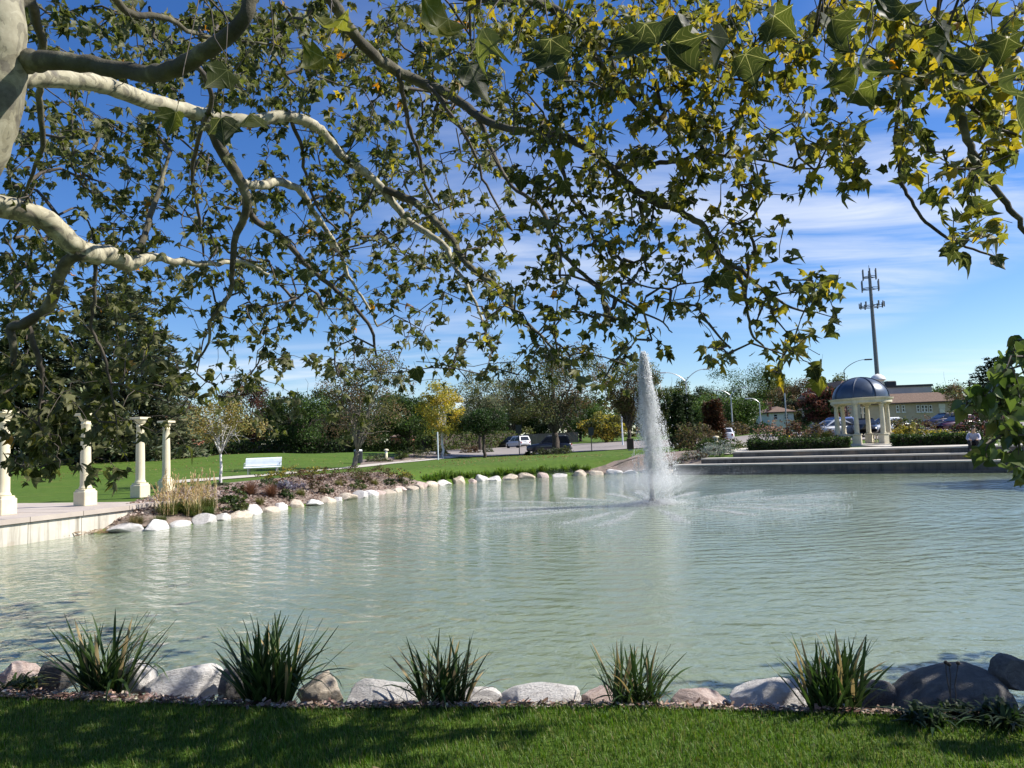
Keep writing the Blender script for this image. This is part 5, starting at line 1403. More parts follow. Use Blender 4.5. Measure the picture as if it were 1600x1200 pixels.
# --- beds along the walk
for px, py, w, h, cl, lab in ((648, 716, 3.4, 1.25, PALE + OLIVE, 'pale feathery shrub in the bed beside the walk'), (628, 719, 1.6, .7, OLIVE + GREEN, 'low green shrub in front of the pale feathery one'),
                              (590, 722, 2.2, .8, GREYGREEN + OLIVE, 'grey-green low shrub between the bin and the cream bollard'), (690, 711, 1.6, .7, OLIVE, 'olive low shrub at the foot of the yellow tree'),
                              (728, 708.5, 1.8, .9, BROWN, 'brown low shrub by the car park kerb'), (742, 708, 1.4, 1.0, BROWN + RED, 'rusty low shrub left of the small dark tree'),
                              (760, 707, 2.0, .9, GREYGREEN, 'grey shrub at the foot of the small dark tree')):
    bush('bed_shrub', lab, on_ground(px, py), w, h, cl, 900, .10)
for px, w, h, cl, lab in ((846, 1.7, .75, OLIVE + GREYGREEN, 'small shrub in front of the bonnet of the dark blue SUV'), (862, 1.9, .8, GREYGREEN, 'small shrub left of the large trunk by the SUV'),
                          (882, 2.0, .85, GREYGREEN + OLIVE, 'small shrub right of the large trunk by the SUV'), (826, 1.0, .45, DARK, 'tiny dark shrub by the thin dark sign post')):
    bush('kerb_shrub', lab, stand(px, 68.5), w, h, cl, 700, .11)
litter('mulch_chips', 'light bark chips strewn over the far left bed', 'mulch', [(170, 830), (330, 811), (430, 794), (520, 780), (600, 767), (660, 759), (640, 755), (552, 741), (490, 746), (420, 752), (345, 760), (270, 770)], 14000, .075,
       [(.42, .34, .29), (.30, .22, .18), (.20, .13, .10), (.09, .055, .04), (.5, .42, .36)], M['leaves'])
litter('fallen_leaves', 'thin scatter of fallen leaves over the far lawn', 'leaves', [(20, 758), (300, 745), (480, 733), (540, 727), (540, 712), (420, 712), (250, 716), (20, 742)], 900, .085, [(.22, .17, .07), (.17, .11, .05), (.26, .21, .10)], M['leaves'])
litter('fallen_leaves', 'fallen leaves on the lawn below the large broad tree', 'leaves', [(640, 745), (760, 735), (900, 728), (980, 718), (900, 712), (800, 712), (700, 720)], 700, .085, [(.22, .17, .07), (.17, .11, .05), (.26, .21, .10)], M['leaves'])
# --- daylilies along the far rocks (strappy green leaves)
k = 0
for px in list(range(668, 770, 13)) + list(range(780, 930, 17)):
    k += 1
    py = np.interp(px, [668, 760, 850, 930], [751, 744, 738, 735])
    grass_clump('daylily_clump', f'{nth(k)} green daylily clump from the left behind the far boulders', on_ground(px, py), .72 * rng.uniform(.75, 1.2), .62, 90, [(.10, .17, .025), (.14, .21, .035), (.07, .13, .02)], .05, group='daylilies along the far shore', droop=.5, base_r=.25)
for i, (px, py) in enumerate(((352, 786), (372, 786), (405, 790), (420, 764), (448, 780), (470, 776), (492, 768), (512, 772), (530, 760), (552, 764), (566, 754), (585, 758), (606, 757), (630, 756))):
    q = on_ground(px, py); cl = [DARK + GREEN, OLIVE + GREEN, BROWN, GREYGREEN + GREEN][i % 4]
    if i % 3 == 2: grass_clump('bed_grass', f'{nth(i + 1)} small tuft from the feather grass along the mulch bed', q, .42, .42, 220, [(.10, .13, .03), (.16, .15, .05), (.20, .16, .07)], .014, group='small tufts in the mulch bed')
    else: bush('bed_perennial', f'{nth(i + 1)} small tuft from the feather grass along the mulch bed', q, rng.uniform(.6, 1.2), rng.uniform(.25, .5), cl, 420, .07, group='small tufts in the mulch bed', stems=False)
# --- left bed: tall blond grass, russet shrubs, perennials
BLOND = [(.50, .39, .20), (.60, .49, .28), (.44, .34, .17)]
for i, (px, py, h, ph, n, lab) in enumerate(((300, 806, .62, 1.25, 520, 'tallest clump of blond feather grass by the end of the plaza wall'), (262, 806, .58, 1.2, 420, 'blond feather grass at the foot of the last column'),
                                       (322, 796, .6, 1.15, 460, 'blond feather grass on the right edge of the grass group'), (282, 800, .6, 1.22, 420, 'blond feather grass in the middle of the grass group'))):
    grass_clump('feather_grass', lab, on_ground(px, py), h, .62, n, [(.07, .11, .025), (.10, .13, .03), (.16, .15, .05)], .016, 40, ph, BLOND, 'blond feather grasses', base_r=.26)
grass_clump('fountain_grass', 'low tawny grass tuft against the plaza wall', on_ground(213, 822), .42, .42, 420, [(.17, .14, .06), (.10, .11, .04), (.22, .17, .08)], .012, group='low grasses')
grass_clump('fountain_grass', 'low green grass tuft beside the far boulders below the feather grass', on_ground(250, 818), .36, .36, 420, [(.08, .12, .03), (.13, .13, .05)], .012, group='low grasses')
grass_clump('fountain_grass', 'green grass mound right of the feather grasses', on_ground(325, 806), .42, .45, 520, [(.07, .12, .03), (.10, .14, .04)], .012, group='low grasses')
RUSSET = [(.16, .085, .05), (.12, .06, .038), (.20, .11, .07)]
for px, py, h, sp2, lab in ((392, 776, .72, .75, 'russet grass clump left of the pair in the mulch bed'), (424, 778, .75, .8, 'russet grass clump right of the pair in the mulch bed')):
    grass_clump('russet_grass', lab, on_ground(px, py), h, sp2, 520, RUSSET, .012, group='russet grasses', droop=.30, base_r=.10)
for px, py, w, h, cl, lab in ((462, 768, 1.5, .5, [(.15, .13, .16), (.10, .09, .10), (.2, .17, .2)], 'greyish lavender mound in the mulch bed'), (446, 767, .6, .5, [(.35, .33, .38), (.2, .2, .2)], 'pale lavender tuft left of the lavender mound'),
                              (470, 755, 2.2, .65, BROWN + RED, 'dark russet shrub behind the lavender mound'), (505, 752, 1.8, .55, BROWN, 'brown low shrub right of the dark russet one'),
                              (545, 748, 2.4, .6, BROWN + OLIVE, 'brown and olive low shrub near the leaning tree'), (590, 746, 2.2, .6, OLIVE + BROWN, 'olive shrub at the right end of the mulch bed'),
                              (620, 748, 1.7, .6, BROWN + YELLOW, 'golden-brown shrub where the lawn meets the mulch bed'), (430, 748, 1.6, .55, YELLOW + OLIVE, 'yellow perennials below the bench'),
                              (462, 744, 2.0, .55, YELLOW + PALE, 'yellow perennials right of the bench'), (495, 742, 1.8, .5, YELLOW + OLIVE, 'yellow-green perennials along the walk'),
                              (366, 772, .9, .28, DARK + GREEN, 'small dark perennial at the left of the mulch bed'), (358, 798, 1.1, .3, DARK + OLIVE, 'low dark perennial near the far boulders'),
                              (378, 800, .7, .24, OLIVE, 'low olive perennial near the far boulders'), (340, 762, .9, .25, GREYGREEN, 'grey-green tuft at the foot of the birch')):
    bush('perennial_shrub', lab, on_ground(px, py), w, h, cl, 620, .065, group='perennials in the left bed', stems=False)
# ================================================================== near shore: mulch, irises, grass
near_edge = [(-9, 4.4), (-5.0, 5.45), (-3.4, 5.06), (-1.4, 4.66), (0.6, 4.48), (2.0, 4.22), (2.7, 3.98), (3.4, 3.6), (4.6, 3.3), (9, 3.0)]
edge_x = np.array([p[0] for p in near_edge]); edge_y = np.array([p[1] for p in near_edge])
shore_in = [(x, y + .25) for x, y in [(-9, 8.4)] + sorted(NEAR_SHORE, key=lambda p: p[0])[2:]] 
strip('mulch_bed', near_edge, [(x, y + .30) for x, y in [(-8.5, 9.0), (-5.5, 6.6), (-3.4, 5.65), (-1.4, 5.15), (.6, 4.95), (2.7, 4.55), (4.6, 4.35), (7.5, 4.9), (9, 5.4)]], M['mulch'], .012, 120, 16)
# loose chips on the bed
n = 15000
x = rng.uniform(-4.4, 4.4, n); e = np.interp(x, edge_x, edge_y); sy = np.interp(x, [-5.5, -3.4, -1.4, .6, 2.7, 4.6], [6.6, 5.65, 5.15, 4.95, 4.55, 4.35])
y = e + rng.uniform(-.03, 1, n) * (sy - e); z = ground_many(np.column_stack([x, y])) + rng.uniform(.012, .04, n)
a = rng.uniform(0, 6.283, n)
ax = np.column_stack([np.cos(a), np.sin(a), rng.normal(0, .3, n)]); up = norm(rng.normal(size=(n, 3)) * .5 + [0, 0, 1])
size = np.column_stack([rng.uniform(.012, .035, n), rng.uniform(.018, .055, n), np.full(n, .02)])
M['chips'] = foliage_mat('bark_chips', 0.0, 0.9)
chips = link('mulch_chips', scatter('mulch_chips', QUAD_V, QUAD_F, np.column_stack([x, y, z]), frames(ax, up), size, M['chips'], colour([(.20, .13, .095), (.30, .22, .17), (.11, .065, .045), (.40, .32, .26)], n, .2)))
stuff(chips); tag(chips, 'loose brown bark chips covering the near shore bed', 'mulch')
# lawn blades
M['turf'] = foliage_mat('turf_blades', 0.35, 0.45)
n = 230000
y = 2.3 + rng.uniform(0, 1, n) ** 1.1 * 3.3; x = rng.uniform(-1, 1, n) * (y * .80 + .35)
keep = y < np.interp(x, edge_x, edge_y) + rng.normal(0, .03, n); x, y = x[keep], y[keep]; n = len(x)
xy = np.column_stack([x, y]); z = ground_many(xy)
tuft = .5 + .5 * np.sin(x * 2.3 + 1.1 * np.sin(y * 1.7)) * np.sin(y * 3.1 + x)
h = rng.uniform(.022, .050, n) * (.8 + .4 * tuft); a = rng.uniform(0, 6.283, n); out = h * rng.uniform(.1, .8, n)
d = np.column_stack([np.cos(a), np.sin(a), np.zeros(n)]); s = np.column_stack([-np.sin(a), np.cos(a), np.zeros(n)]); w = rng.uniform(.0012, .0025, n)[:, None]
b0 = np.column_stack([xy, z - .005]); mid = b0 + d * (out * .3)[:, None] + np.array([0, 0, 1]) * (h * .6)[:, None]; tip = b0 + d * out[:, None] + np.array([0, 0, 1]) * (h * .95)[:, None]
V = np.stack([b0 - s * w, b0 + s * w, mid + s * w * .8, mid - s * w * .8, tip], 1).reshape(-1, 3)
F3 = np.array([(0, 1, 2), (0, 2, 3), (3, 2, 4)]); f = (F3[None] + (np.arange(n) * 5)[:, None, None]).reshape(-1, 3)
cl = colour([(.062, .122, .012), (.080, .150, .017), (.098, .165, .022), (.046, .098, .010), (.15, .17, .04)], n, .2) * (.85 + .3 * tuft)[:, None]
cl[rng.uniform(size=n) < .025] = (.26, .22, .10)
turf = link('grass', fast_mesh('grass', V, f, M['turf'], np.repeat(cl, 5, 0)))
stuff(turf); tag(turf, 'short green lawn grass in the foreground', 'grass')
# iris clumps: every blade a leaf of its own
M['iris'] = foliage_mat('iris_leaf', 0.25, 0.38)
def iris_blade(k):
    r = np.random.default_rng(900 + k); seg = 8; V = []; bend = [.08, .15, .25, .42, .70, .95, 1.15, .35, .2, .55][k % 10]; twist = r.uniform(-.6, .6)
    for i in range(seg + 1):
        t = i / seg; w = .5 * (.75 + .6 * t - .4 * t * t) * (1 - t ** 5) ** .8 * .034 + .0004
        th = bend * t ** 1.6 * 1.35; yy = (1 - math.cos(th)) / max(th, 1e-3) * t if th > 1e-3 else 0; zz = math.sin(th) / max(th, 1e-3) * t if th > 1e-3 else t
        if bend > .9 and t > .6: zz -= (t - .6) ** 2 * 1.1
        cx, sx = math.cos(twist * t), math.sin(twist * t)
        V += [(-w * cx, yy - w * sx, zz), (0, yy - .0035, zz), (w * cx, yy + w * sx, zz)]
    F = []
    for i in range(seg):
        for j in (0, 1): F.append((3 * i + j, 3 * i + j + 1, 3 * i + j + 4, 3 * i + j + 3))
    return V, F
IRIS_COL = [(.034, .062, .016), (.046, .080, .020), (.026, .048, .013), (.062, .100, .030), (.30, .23, .11)]
blades = []
for k in range(20):
    V, F = iris_blade(k); c = np.array(IRIS_COL[k % 4] if k < 18 else IRIS_COL[4])
    blades.append(fast_mesh('leaf', np.array(V), np.array(F), M['iris'], np.tile(c, (len(V), 1)) * np.linspace(.9, 1.08, len(V))[:, None], smooth=True))
IRISES = [(165, 1080, 960, 62, 'leftmost iris clump, dark blades in front of the glittering water'),
          (420, 1086, 964, 84, 'second iris clump from the left with long trailing blades'),
          (692, 1098, 990, 74, 'middle iris clump with a fan of upright blades'),
          (992, 1106, 1004, 70, 'fourth iris clump from the left with a few pale bent blades'),
          (1304, 1104, 992, 86, 'rightmost iris clump, densest fan of blades beside the dark boulder')]
for j, (px, py, top, nbl, lab) in enumerate(IRISES):
    Y = near_depth(px) - .26; p = at_y(px, py, Y); g = gz(p.x, Y); H = (at_y(px, top, Y).z - g) * 1.0
    t = thing('iris_clump', lab, 'iris', (p.x, Y, g - .01), 0, 'iris clumps along the near shore')
    for i in range(int(nbl * 1.75)):
        k = int(rng.choice([0, 0, 1, 1, 2, 3, 4, 5, 7, 8, 8, 9])); k = k + 10 * int(rng.integers(2))
        if rng.uniform() < .045: k = int(rng.choice([18, 19, 6]))
        o = link('leaf', blades[k], t); a = rng.uniform(0, 6.283); q = rng.uniform(0, .07) ** 1
        o.location = (.13 * rng.uniform(-1, 1), .06 * rng.uniform(-1, 1), 0)
        o.rotation_euler = (rng.uniform(-.75, .05), rng.uniform(-.16, .16), a if rng.uniform() < .5 else rng.choice([-math.pi / 2, math.pi / 2]) + rng.normal(0, .7))
        s = H * rng.uniform(.6, 1.12); o.scale = (H * rng.uniform(.9, 1.5), s, s)
# dried coneflower at the right
Y = near_depth(1490) - .32; p = at_y(1488, 1090, Y); cf = thing('coneflower', 'dried coneflower with three dark seed heads at the right', 'flower', (p.x, Y, gz(p.x, Y)))
M['seed'] = mottled('dark_seed_head', (0.012, 0.009, 0.007), (0.035, 0.025, 0.018), 40, 0.95, 0.5, 120, 0.004)
for px, py in ((1478, 1036), (1483, 1039), (1497, 1037)):
    q = at_y(px, py, Y) - Vector((p.x, Y, gz(p.x, Y)))
    wobble_tube((0, 0, 0), q, .0035, .0025, 5, .03, 5, sm_ := MB()); st = sm_.build('stem', M['bark_dark'], cf)
    MB().lathe([(.003, q.z - .008), (.010, q.z - .003), (.011, q.z + .005), (.006, q.z + .012)], 10, (q.x, q.y)).build('seed_head', M['seed'], cf, True)
v, f, c = blade_set(46, .17, .20, .022, DARK, .55, .06)
link('leaves', fast_mesh('leaves', v, f, M['leaves'], c), cf)
for px, py, s, lab, cl in ((1560, 1100, .30, 'low dark leafy perennial in shade at the right edge', DARK), (1440, 1092, .22, 'small dark leafy perennial before the largest dark boulder', DARK), (30, 1078, .30, 'low dark leafy perennial at the left edge of the near bed', DARK + OLIVE)):
    Y = near_depth(px) - .45; p = at_y(px, py, Y)
    t = thing('leafy_perennial', lab, 'plant', (p.x, Y, gz(p.x, Y)), 0, 'perennials of the near bed')
    v, f, c = blade_set(90, s * .8, s, .03, cl, .6, .10); link('leaves', fast_mesh('leaves', v, f, M['leaves'], c), t)
# ================================================================== the plane tree we stand under
def plane_bark(name='plane_bark', scale=8.0, k=1.0, lo=.36):
    m, N, L, b = nodes_of(name)
    p = world_pos(N)
    n1 = tex_noise(N, L, scale, 4, 0.5, vec=p, dist=1.6, stretch=(1, 1, .8))
    c = ramp(N, L, n1, [(0.0, (0.06, 0.05, 0.034)), (lo, (0.13, 0.115, 0.07)), (lo + .09, (0.30 * k, 0.27 * k, 0.175 * k)), (lo + .20, (0.385 * k, 0.35 * k, 0.24 * k)), (lo + .30, (0.17, 0.15, 0.095))], 'CONSTANT')
    n2 = tex_noise(N, L, 22, 5, 0.6, vec=p)
    c = mixed(N, L, 0.22, c, ramp(N, L, n2, [(0.3, (0.18, 0.155, 0.11)), (0.7, (0.60, 0.56, 0.43))]))
    L.new(c, b.inputs['Base Color']); set_in(b, Roughness=0.75)
    bump(N, L, b, n1, 0.35, 0.012)
    return m
M['plane_bark'] = plane_bark()
M['plane_bark_shade'] = mottled('plane_bark_shaded', (0.032, 0.027, 0.017), (0.075, 0.066, 0.040), 4.0, 0.9, 0.6, 26, 0.02, c3=(0.26, 0.235, 0.15))  # darker bark copy: the boughs' shaded side put into the colour
M['twig'] = mottled('twig_bark', (0.035, 0.027, 0.020), (0.095, 0.078, 0.06), 12, 0.85, 0.3, 60, 0.004)
M['plane_leaf'] = foliage_mat('plane_leaf', 0.55, 0.50, (0.26, 0.26, 0.13), veins=True, glow=2.0)
M['trunk_bark'] = plane_bark('plane_trunk_bark', 5.5, .8, .43)  # bark copy for the trunk, pale plates dimmed for the leaf shade
plane = thing('plane_tree', 'large plane tree overhead with mottled limbs and lobed yellowing leaves', 'tree', (-4.25, 4.75, gz(-4.25, 4.75)))
inv = -Vector(plane.location)
# limbs traced from the trunk outwards: pixel x, y, distance, width in pixels
LIMBS = {
 'trunk': [(-300, 1210, 4.6, 150), (-290, 900, 4.6, 130), (-235, 600, 4.55, 120), (-150, 400, 4.5, 112), (-62, 262, 4.45, 104), (-22, 170, 4.4, 100), (-8, 90, 4.35, 92), (-6, 20, 4.3, 84), (-14, -80, 4.3, 74), (-20, -260, 4.3, 60), (20, -420, 4.4, 40)],
 'a': [(-60, 130, 4.50, 60), (-14, 108, 4.48, 62), (20, 98, 4.44, 48), (50, 95, 4.38, 35), (100, 95, 4.25, 29), (160, 104, 4.2, 27), (225, 114, 4.1, 27), (272, 110, 4.0, 28), (318, 82, 3.9, 27), (358, 55, 3.85, 25), (385, 20, 3.8, 23), (402, -30, 3.8, 22), (430, -90, 3.8, 18), (520, -150, 3.9, 14)],
 'b': [(-10, 125, 4.4, 38), (40, 120, 4.6, 34), (110, 122, 4.9, 32), (170, 136, 5.2, 28), (235, 158, 5.6, 26), (290, 172, 5.9, 23), (345, 186, 6.1, 22), (400, 188, 6.3, 20), (448, 181, 6.5, 19), (490, 196, 6.7, 17), (515, 220, 6.9, 15), (540, 248, 7.0, 14), (585, 282, 7.2, 13), (632, 340, 7.3, 11), (660, 360, 7.4, 10), (695, 385, 7.5, 9), (712, 420, 7.5, 7), (740, 465, 7.5, 5), (760, 520, 7.5, 3.5)],
 'b2': [(600, 295, 7.2, 12), (650, 318, 7.3, 13), (682, 347, 7.4, 12), (708, 376, 7.5, 12), (726, 408, 7.6, 11), (752, 432, 7.7, 10), (788, 458, 7.8, 9), (805, 490, 7.9, 7), (840, 520, 8.0, 5), (880, 560, 8.0, 3)],
 'c': [(318, 178, 6.0, 20), (335, 212, 6.1, 19), (352, 245, 6.2, 18), (374, 280, 6.3, 17), (386, 312, 6.4, 15), (380, 342, 6.5, 13), (368, 372, 6.6, 11), (362, 420, 6.7, 9), (362, 450, 6.8, 8), (344, 480, 6.8, 7), (328, 502, 6.9, 6), (326, 535, 7.0, 4), (305, 570, 7.0, 3)],
 'c2': [(376, 284, 6.3, 13), (400, 290, 6.5, 15), (440, 285, 6.9, 14), (470, 300, 7.2, 11), (490, 330, 7.4, 9), (520, 375, 7.6, 7), (545, 430, 7.7, 5), (570, 470, 7.8, 4), (590, 510, 7.8, 3)],
 'c3': [(385, 312, 6.4, 10), (400, 345, 6.6, 10), (440, 370, 6.8, 10), (475, 410, 7.0, 8), (520, 450, 7.2, 7), (550, 475, 7.3, 6), (580, 515, 7.4, 5), (588, 560, 7.4, 3)],
 'd': [(430, -60, 4.6, 20), (490, -30, 4.9, 20), (525, 10, 5.2, 20), (548, 48, 5.4, 19), (580, 82, 5.7, 18), (612, 106, 6.0, 18), (650, 126, 6.2, 17), (692, 142, 6.4, 17), (722, 162, 6.5, 15), (748, 182, 6.6, 14), (790, 200, 6.7, 12), (835, 206, 6.8, 11), (885, 216, 6.8, 12), (920, 233, 6.8, 12), (950, 258, 6.8, 12), (975, 281, 6.8, 12), (998, 302, 6.7, 12), (1030, 318, 6.6, 11), (1062, 330, 6.5, 11), (1100, 356, 6.4, 10), (1120, 388, 6.3, 9), (1134, 412, 6.2, 8), (1158, 436, 6.1, 7), (1166, 475, 6.1, 5), (1174, 520, 6.0, 4), (1196, 545, 6.0, 3)],
 'd2': [(1128, 405, 6.2, 7), (1160, 424, 6.2, 7), (1195, 455, 6.2, 5), (1235, 480, 6.2, 4), (1270, 490, 6.2, 3)],
 'd3': [(745, 180, 6.6, 9), (760, 215, 6.8, 8), (775, 250, 6.9, 7), (800, 290, 7.0, 6), (845, 325, 7.0, 7), (862, 370, 7.0, 7), (900, 420, 7.0, 7), (945, 455, 7.0, 6), (985, 480, 7.0, 4), (1030, 500, 7.0, 3), (1050, 520, 7.0, 2)],
 'd4': [(860, 210, 6.8, 6), (890, 300, 7.2, 6), (920, 350, 7.3, 5), (940, 400, 7.3, 4), (1000, 445, 7.3, 3), (1050, 450, 7.2, 2.5)],
 'e': [(520, -80, 4.0, 16), (620, -30, 4.2, 18), (720, -10, 4.5, 18), (815, 0, 4.7, 18), (862, 12, 5.0, 14), (898, 42, 5.3, 12), (925, 80, 5.5, 11), (950, 118, 5.7, 10), (978, 148, 5.8, 9), (1005, 172, 5.9, 7), (1040, 205, 6.0, 5), (1060, 240, 6.0, 4)],
 'e2': [(915, 62, 5.4, 6), (960, 66, 5.5, 6), (1010, 90, 5.6, 5), (1060, 92, 5.6, 5), (1110, 92, 5.7, 5), (1150, 108, 5.8, 4), (1200, 106, 5.9, 3)],
 'e3': [(960, 262, 6.8, 8), (1010, 255, 6.7, 8), (1060, 252, 6.6, 7), (1100, 236, 6.5, 6), (1140, 245, 6.4, 5), (1190, 250, 6.4, 4), (1240, 262, 6.3, 3), (1290, 260, 6.2, 2.5), (1330, 230, 6.2, 2)],
 'f': [(900, -260, 4.0, 26), (1100, -160, 4.1, 24), (1290, -90, 4.3, 22), (1370, -30, 4.4, 19), (1398, 18, 4.4, 17), (1425, 62, 4.4, 16), (1450, 95, 4.4, 15), (1475, 135, 4.4, 14), (1500, 180, 4.4, 13), (1512, 215, 4.4, 12), (1528, 255, 4.4, 11), (1555, 295, 4.4, 10), (1585, 335, 4.4, 9), (1615, 380, 4.4, 7), (1660, 430, 4.4, 5)],
 'f2': [(1402, 25, 4.4, 8), (1408, 60, 4.5, 8), (1405, 130, 4.6, 7), (1400, 220, 4.7, 6), (1408, 275, 4.7, 6), (1428, 322, 4.7, 5), (1462, 360, 4.7, 5), (1510, 385, 4.7, 4), (1565, 405, 4.7, 3)],
 'f3': [(1425, 60, 4.4, 7), (1460, 35, 4.5, 6), (1500, 10, 4.6, 5), (1540, -20, 4.7, 5)],
 'f4': [(1480, 143, 4.4, 7), (1520, 140, 4.5, 6), (1560, 132, 4.6, 6), (1620, 118, 4.7, 5)],
 'f5': [(1484, 150, 4.4, 7), (1530, 175, 4.5, 6), (1560, 200, 4.6, 5), (1620, 225, 4.6, 4)],
 'g': [(-120, 315, 4.8, 44), (-60, 308, 4.9, 40), (0, 322, 5.0, 37), (42, 332, 5.1, 36), (82, 352, 5.2, 34), (112, 382, 5.3, 32), (138, 396, 5.4, 31), (170, 398, 5.6, 30), (200, 412, 5.8, 27), (235, 402, 6.0, 14), (280, 410, 6.3, 11), (330, 412, 6.6, 8), (380, 410, 6.9, 6), (420, 430, 7.0, 4)],
 'g2': [(125, 395, 5.3, 18), (100, 415, 5.4, 19), (88, 448, 5.5, 18), (74, 480, 5.6, 17), (40, 505, 5.7, 16), (18, 512, 5.8, 14), (22, 545, 5.8, 10), (15, 580, 5.9, 8), (-20, 600, 6.0, 6)],
 'g3': [(42, 505, 5.7, 9), (60, 560, 5.8, 9), (66, 600, 5.9, 6), (60, 650, 6.0, 4), (75, 700, 6.0, 3)],
 'g4': [(205, 412, 5.8, 12), (225, 370, 6.0, 10), (238, 330, 6.2, 9), (250, 290, 6.4, 7), (265, 240, 6.5, 5)],
 'g5': [(150, 405, 5.5, 7), (148, 460, 5.6, 6), (142, 510, 5.7, 5), (160, 550, 5.8, 5), (172, 600, 5.9, 4), (180, 650, 6.0, 3)],
 'h': [(20, 10, 4.3, 18), (45, 0, 4.6, 17), (58, 40, 4.9, 15), (66, 70, 5.1, 13), (62, 120, 5.5, 11), (62, 170, 5.8, 10), (68, 220, 6.0, 8), (56, 260, 6.2, 6), (40, 300, 6.4, 4)],
 'i': [(-10, 30, 4.3, 16), (80, -20, 4.6, 16), (160, -20, 5.0, 15), (200, 20, 5.3, 12), (260, 28, 5.6, 9), (300, 50, 6.0, 7), (340, 60, 6.3, 5), (420, 70, 6.5, 4)],
 'j': [(300, 90, 4.0, 9), (330, 150, 4.6, 8), (310, 220, 5.2, 7), (300, 270, 5.6, 6), (310, 330, 6.0, 5), (318, 400, 6.3, 3)],
 'k': [(455, 183, 6.5, 7), (470, 230, 6.8, 6), (480, 280, 7.0, 5), (500, 330, 7.2, 4), (530, 360, 7.3, 3)],
 'l': [(622, 110, 6.0, 8), (632, 160, 6.3, 8), (640, 200, 6.6, 7), (655, 240, 6.9, 6), (665, 290, 7.2, 5), (690, 330, 7.4, 4)],
 'm': [(668, 132, 6.2, 6), (705, 180, 6.5, 6), (740, 235, 6.8, 5), (760, 290, 7.1, 4), (800, 360, 7.3, 3)],
}
def catmull(P, per=5):
    P = np.array(P, float); out = []
    Q = np.vstack([2 * P[0] - P[1], P, 2 * P[-1] - P[-2]])
    for i in range(1, len(Q) - 2):
        for t in np.linspace(0, 1, per, endpoint=False):
            a, b_, c_, d_ = Q[i - 1], Q[i], Q[i + 1], Q[i + 2]
            out.append(.5 * ((2 * b_) + (c_ - a) * t + (2 * a - 5 * b_ + 4 * c_ - d_) * t * t + (3 * b_ - a - 3 * c_ + d_) * t ** 3))
    out.append(P[-1]); return np.array(out)
node_p, node_d = [], []
for key, pts in LIMBS.items():
    W = []
    for px, py, Y, w in pts:
        if key != 'trunk': Y = Y + (min(Y, 4.9) - Y) * float(np.clip((px - 640) / 260, 0, 1))   # the boughs on the right hang nearer
        q = at_y(px, py, Y); W.append((q.x, q.y, q.z, w / 2 * Y / F_PX))
    C = catmull(W, 5)
    jit = rng.normal(0, .4, (len(C), 3)) * np.minimum(C[:, 3:4], .012)
    C[:, :3] += jit
    big = pts[0][3] > 24
    MB().tube([Vector(c[:3]) + inv for c in C], [max(.003, c[3]) for c in C], 14 if big else 8).build('trunk' if key == 'trunk' else 'branch', (M['plane_bark'] if key in ('b', 'g', 'c2') else M['plane_bark_shade']) if pts[0][3] > 11.5 else M['twig'], plane, True)
    if key == 'trunk': plane.children[-1].data.materials[0] = M['trunk_bark']
    if key != 'trunk':
        node_p.append(C[len(C) // 8:, :3])
nodes = np.concatenate(node_p); nodes_n0 = len(nodes)
# where foliage fills the view: tenths of cover, cells of 100 x 50 pixels
COVER = ["7778877788877785", "6677777788877787", "2677776678876677", "4666566677876557", "6664456566665456", "6654566567653534", "5565566556652113", "6655665555551023",
         "7666656665456323", "7654555455446100", "6433543455133000", "5433442454015000", "6522231000000000", "6410210000000000", "4200000000000000"]
att, att_n = [], []
for r_, row in enumerate(COVER):
    for c_, ch in enumerate(row):
        cov = int(ch) / 10
        if cov <= 0: continue
        px0, py0 = c_ * 100, r_ * 50
        Ym = 8.4 if px0 < 700 else (6.8 if px0 < 800 else (4.6 if px0 < 1200 else 4.2)); smean = 10.8 if px0 < 800 else (12.5 if px0 < 1200 else 17.0)
        if py0 >= 550 and px0 < 300: Ym = 6.4
        area = 5000 * -math.log(1 - min(cov, .93)) * 1.0
        while area > 0:
            Y = float(np.clip(rng.normal(Ym, 1.5 if Ym > 6.5 else .4), 3.6, 12.5))
            px, py = px0 + rng.uniform(0, 100), py0 + rng.uniform(0, 50)
            if (px > 1325 and 415 < py < 620) or (1235 < px < 1420 and 310 < py < 425) or (1350 < px < 1395 and 150 < py < 420) or (px > 1380 and py > 395): area -= 60; continue
            k = int(rng.integers(4, 9)); att.append(tuple(at_y(px, py, Y))); att_n.append(k)
            area -= k * smean ** 2 * .47
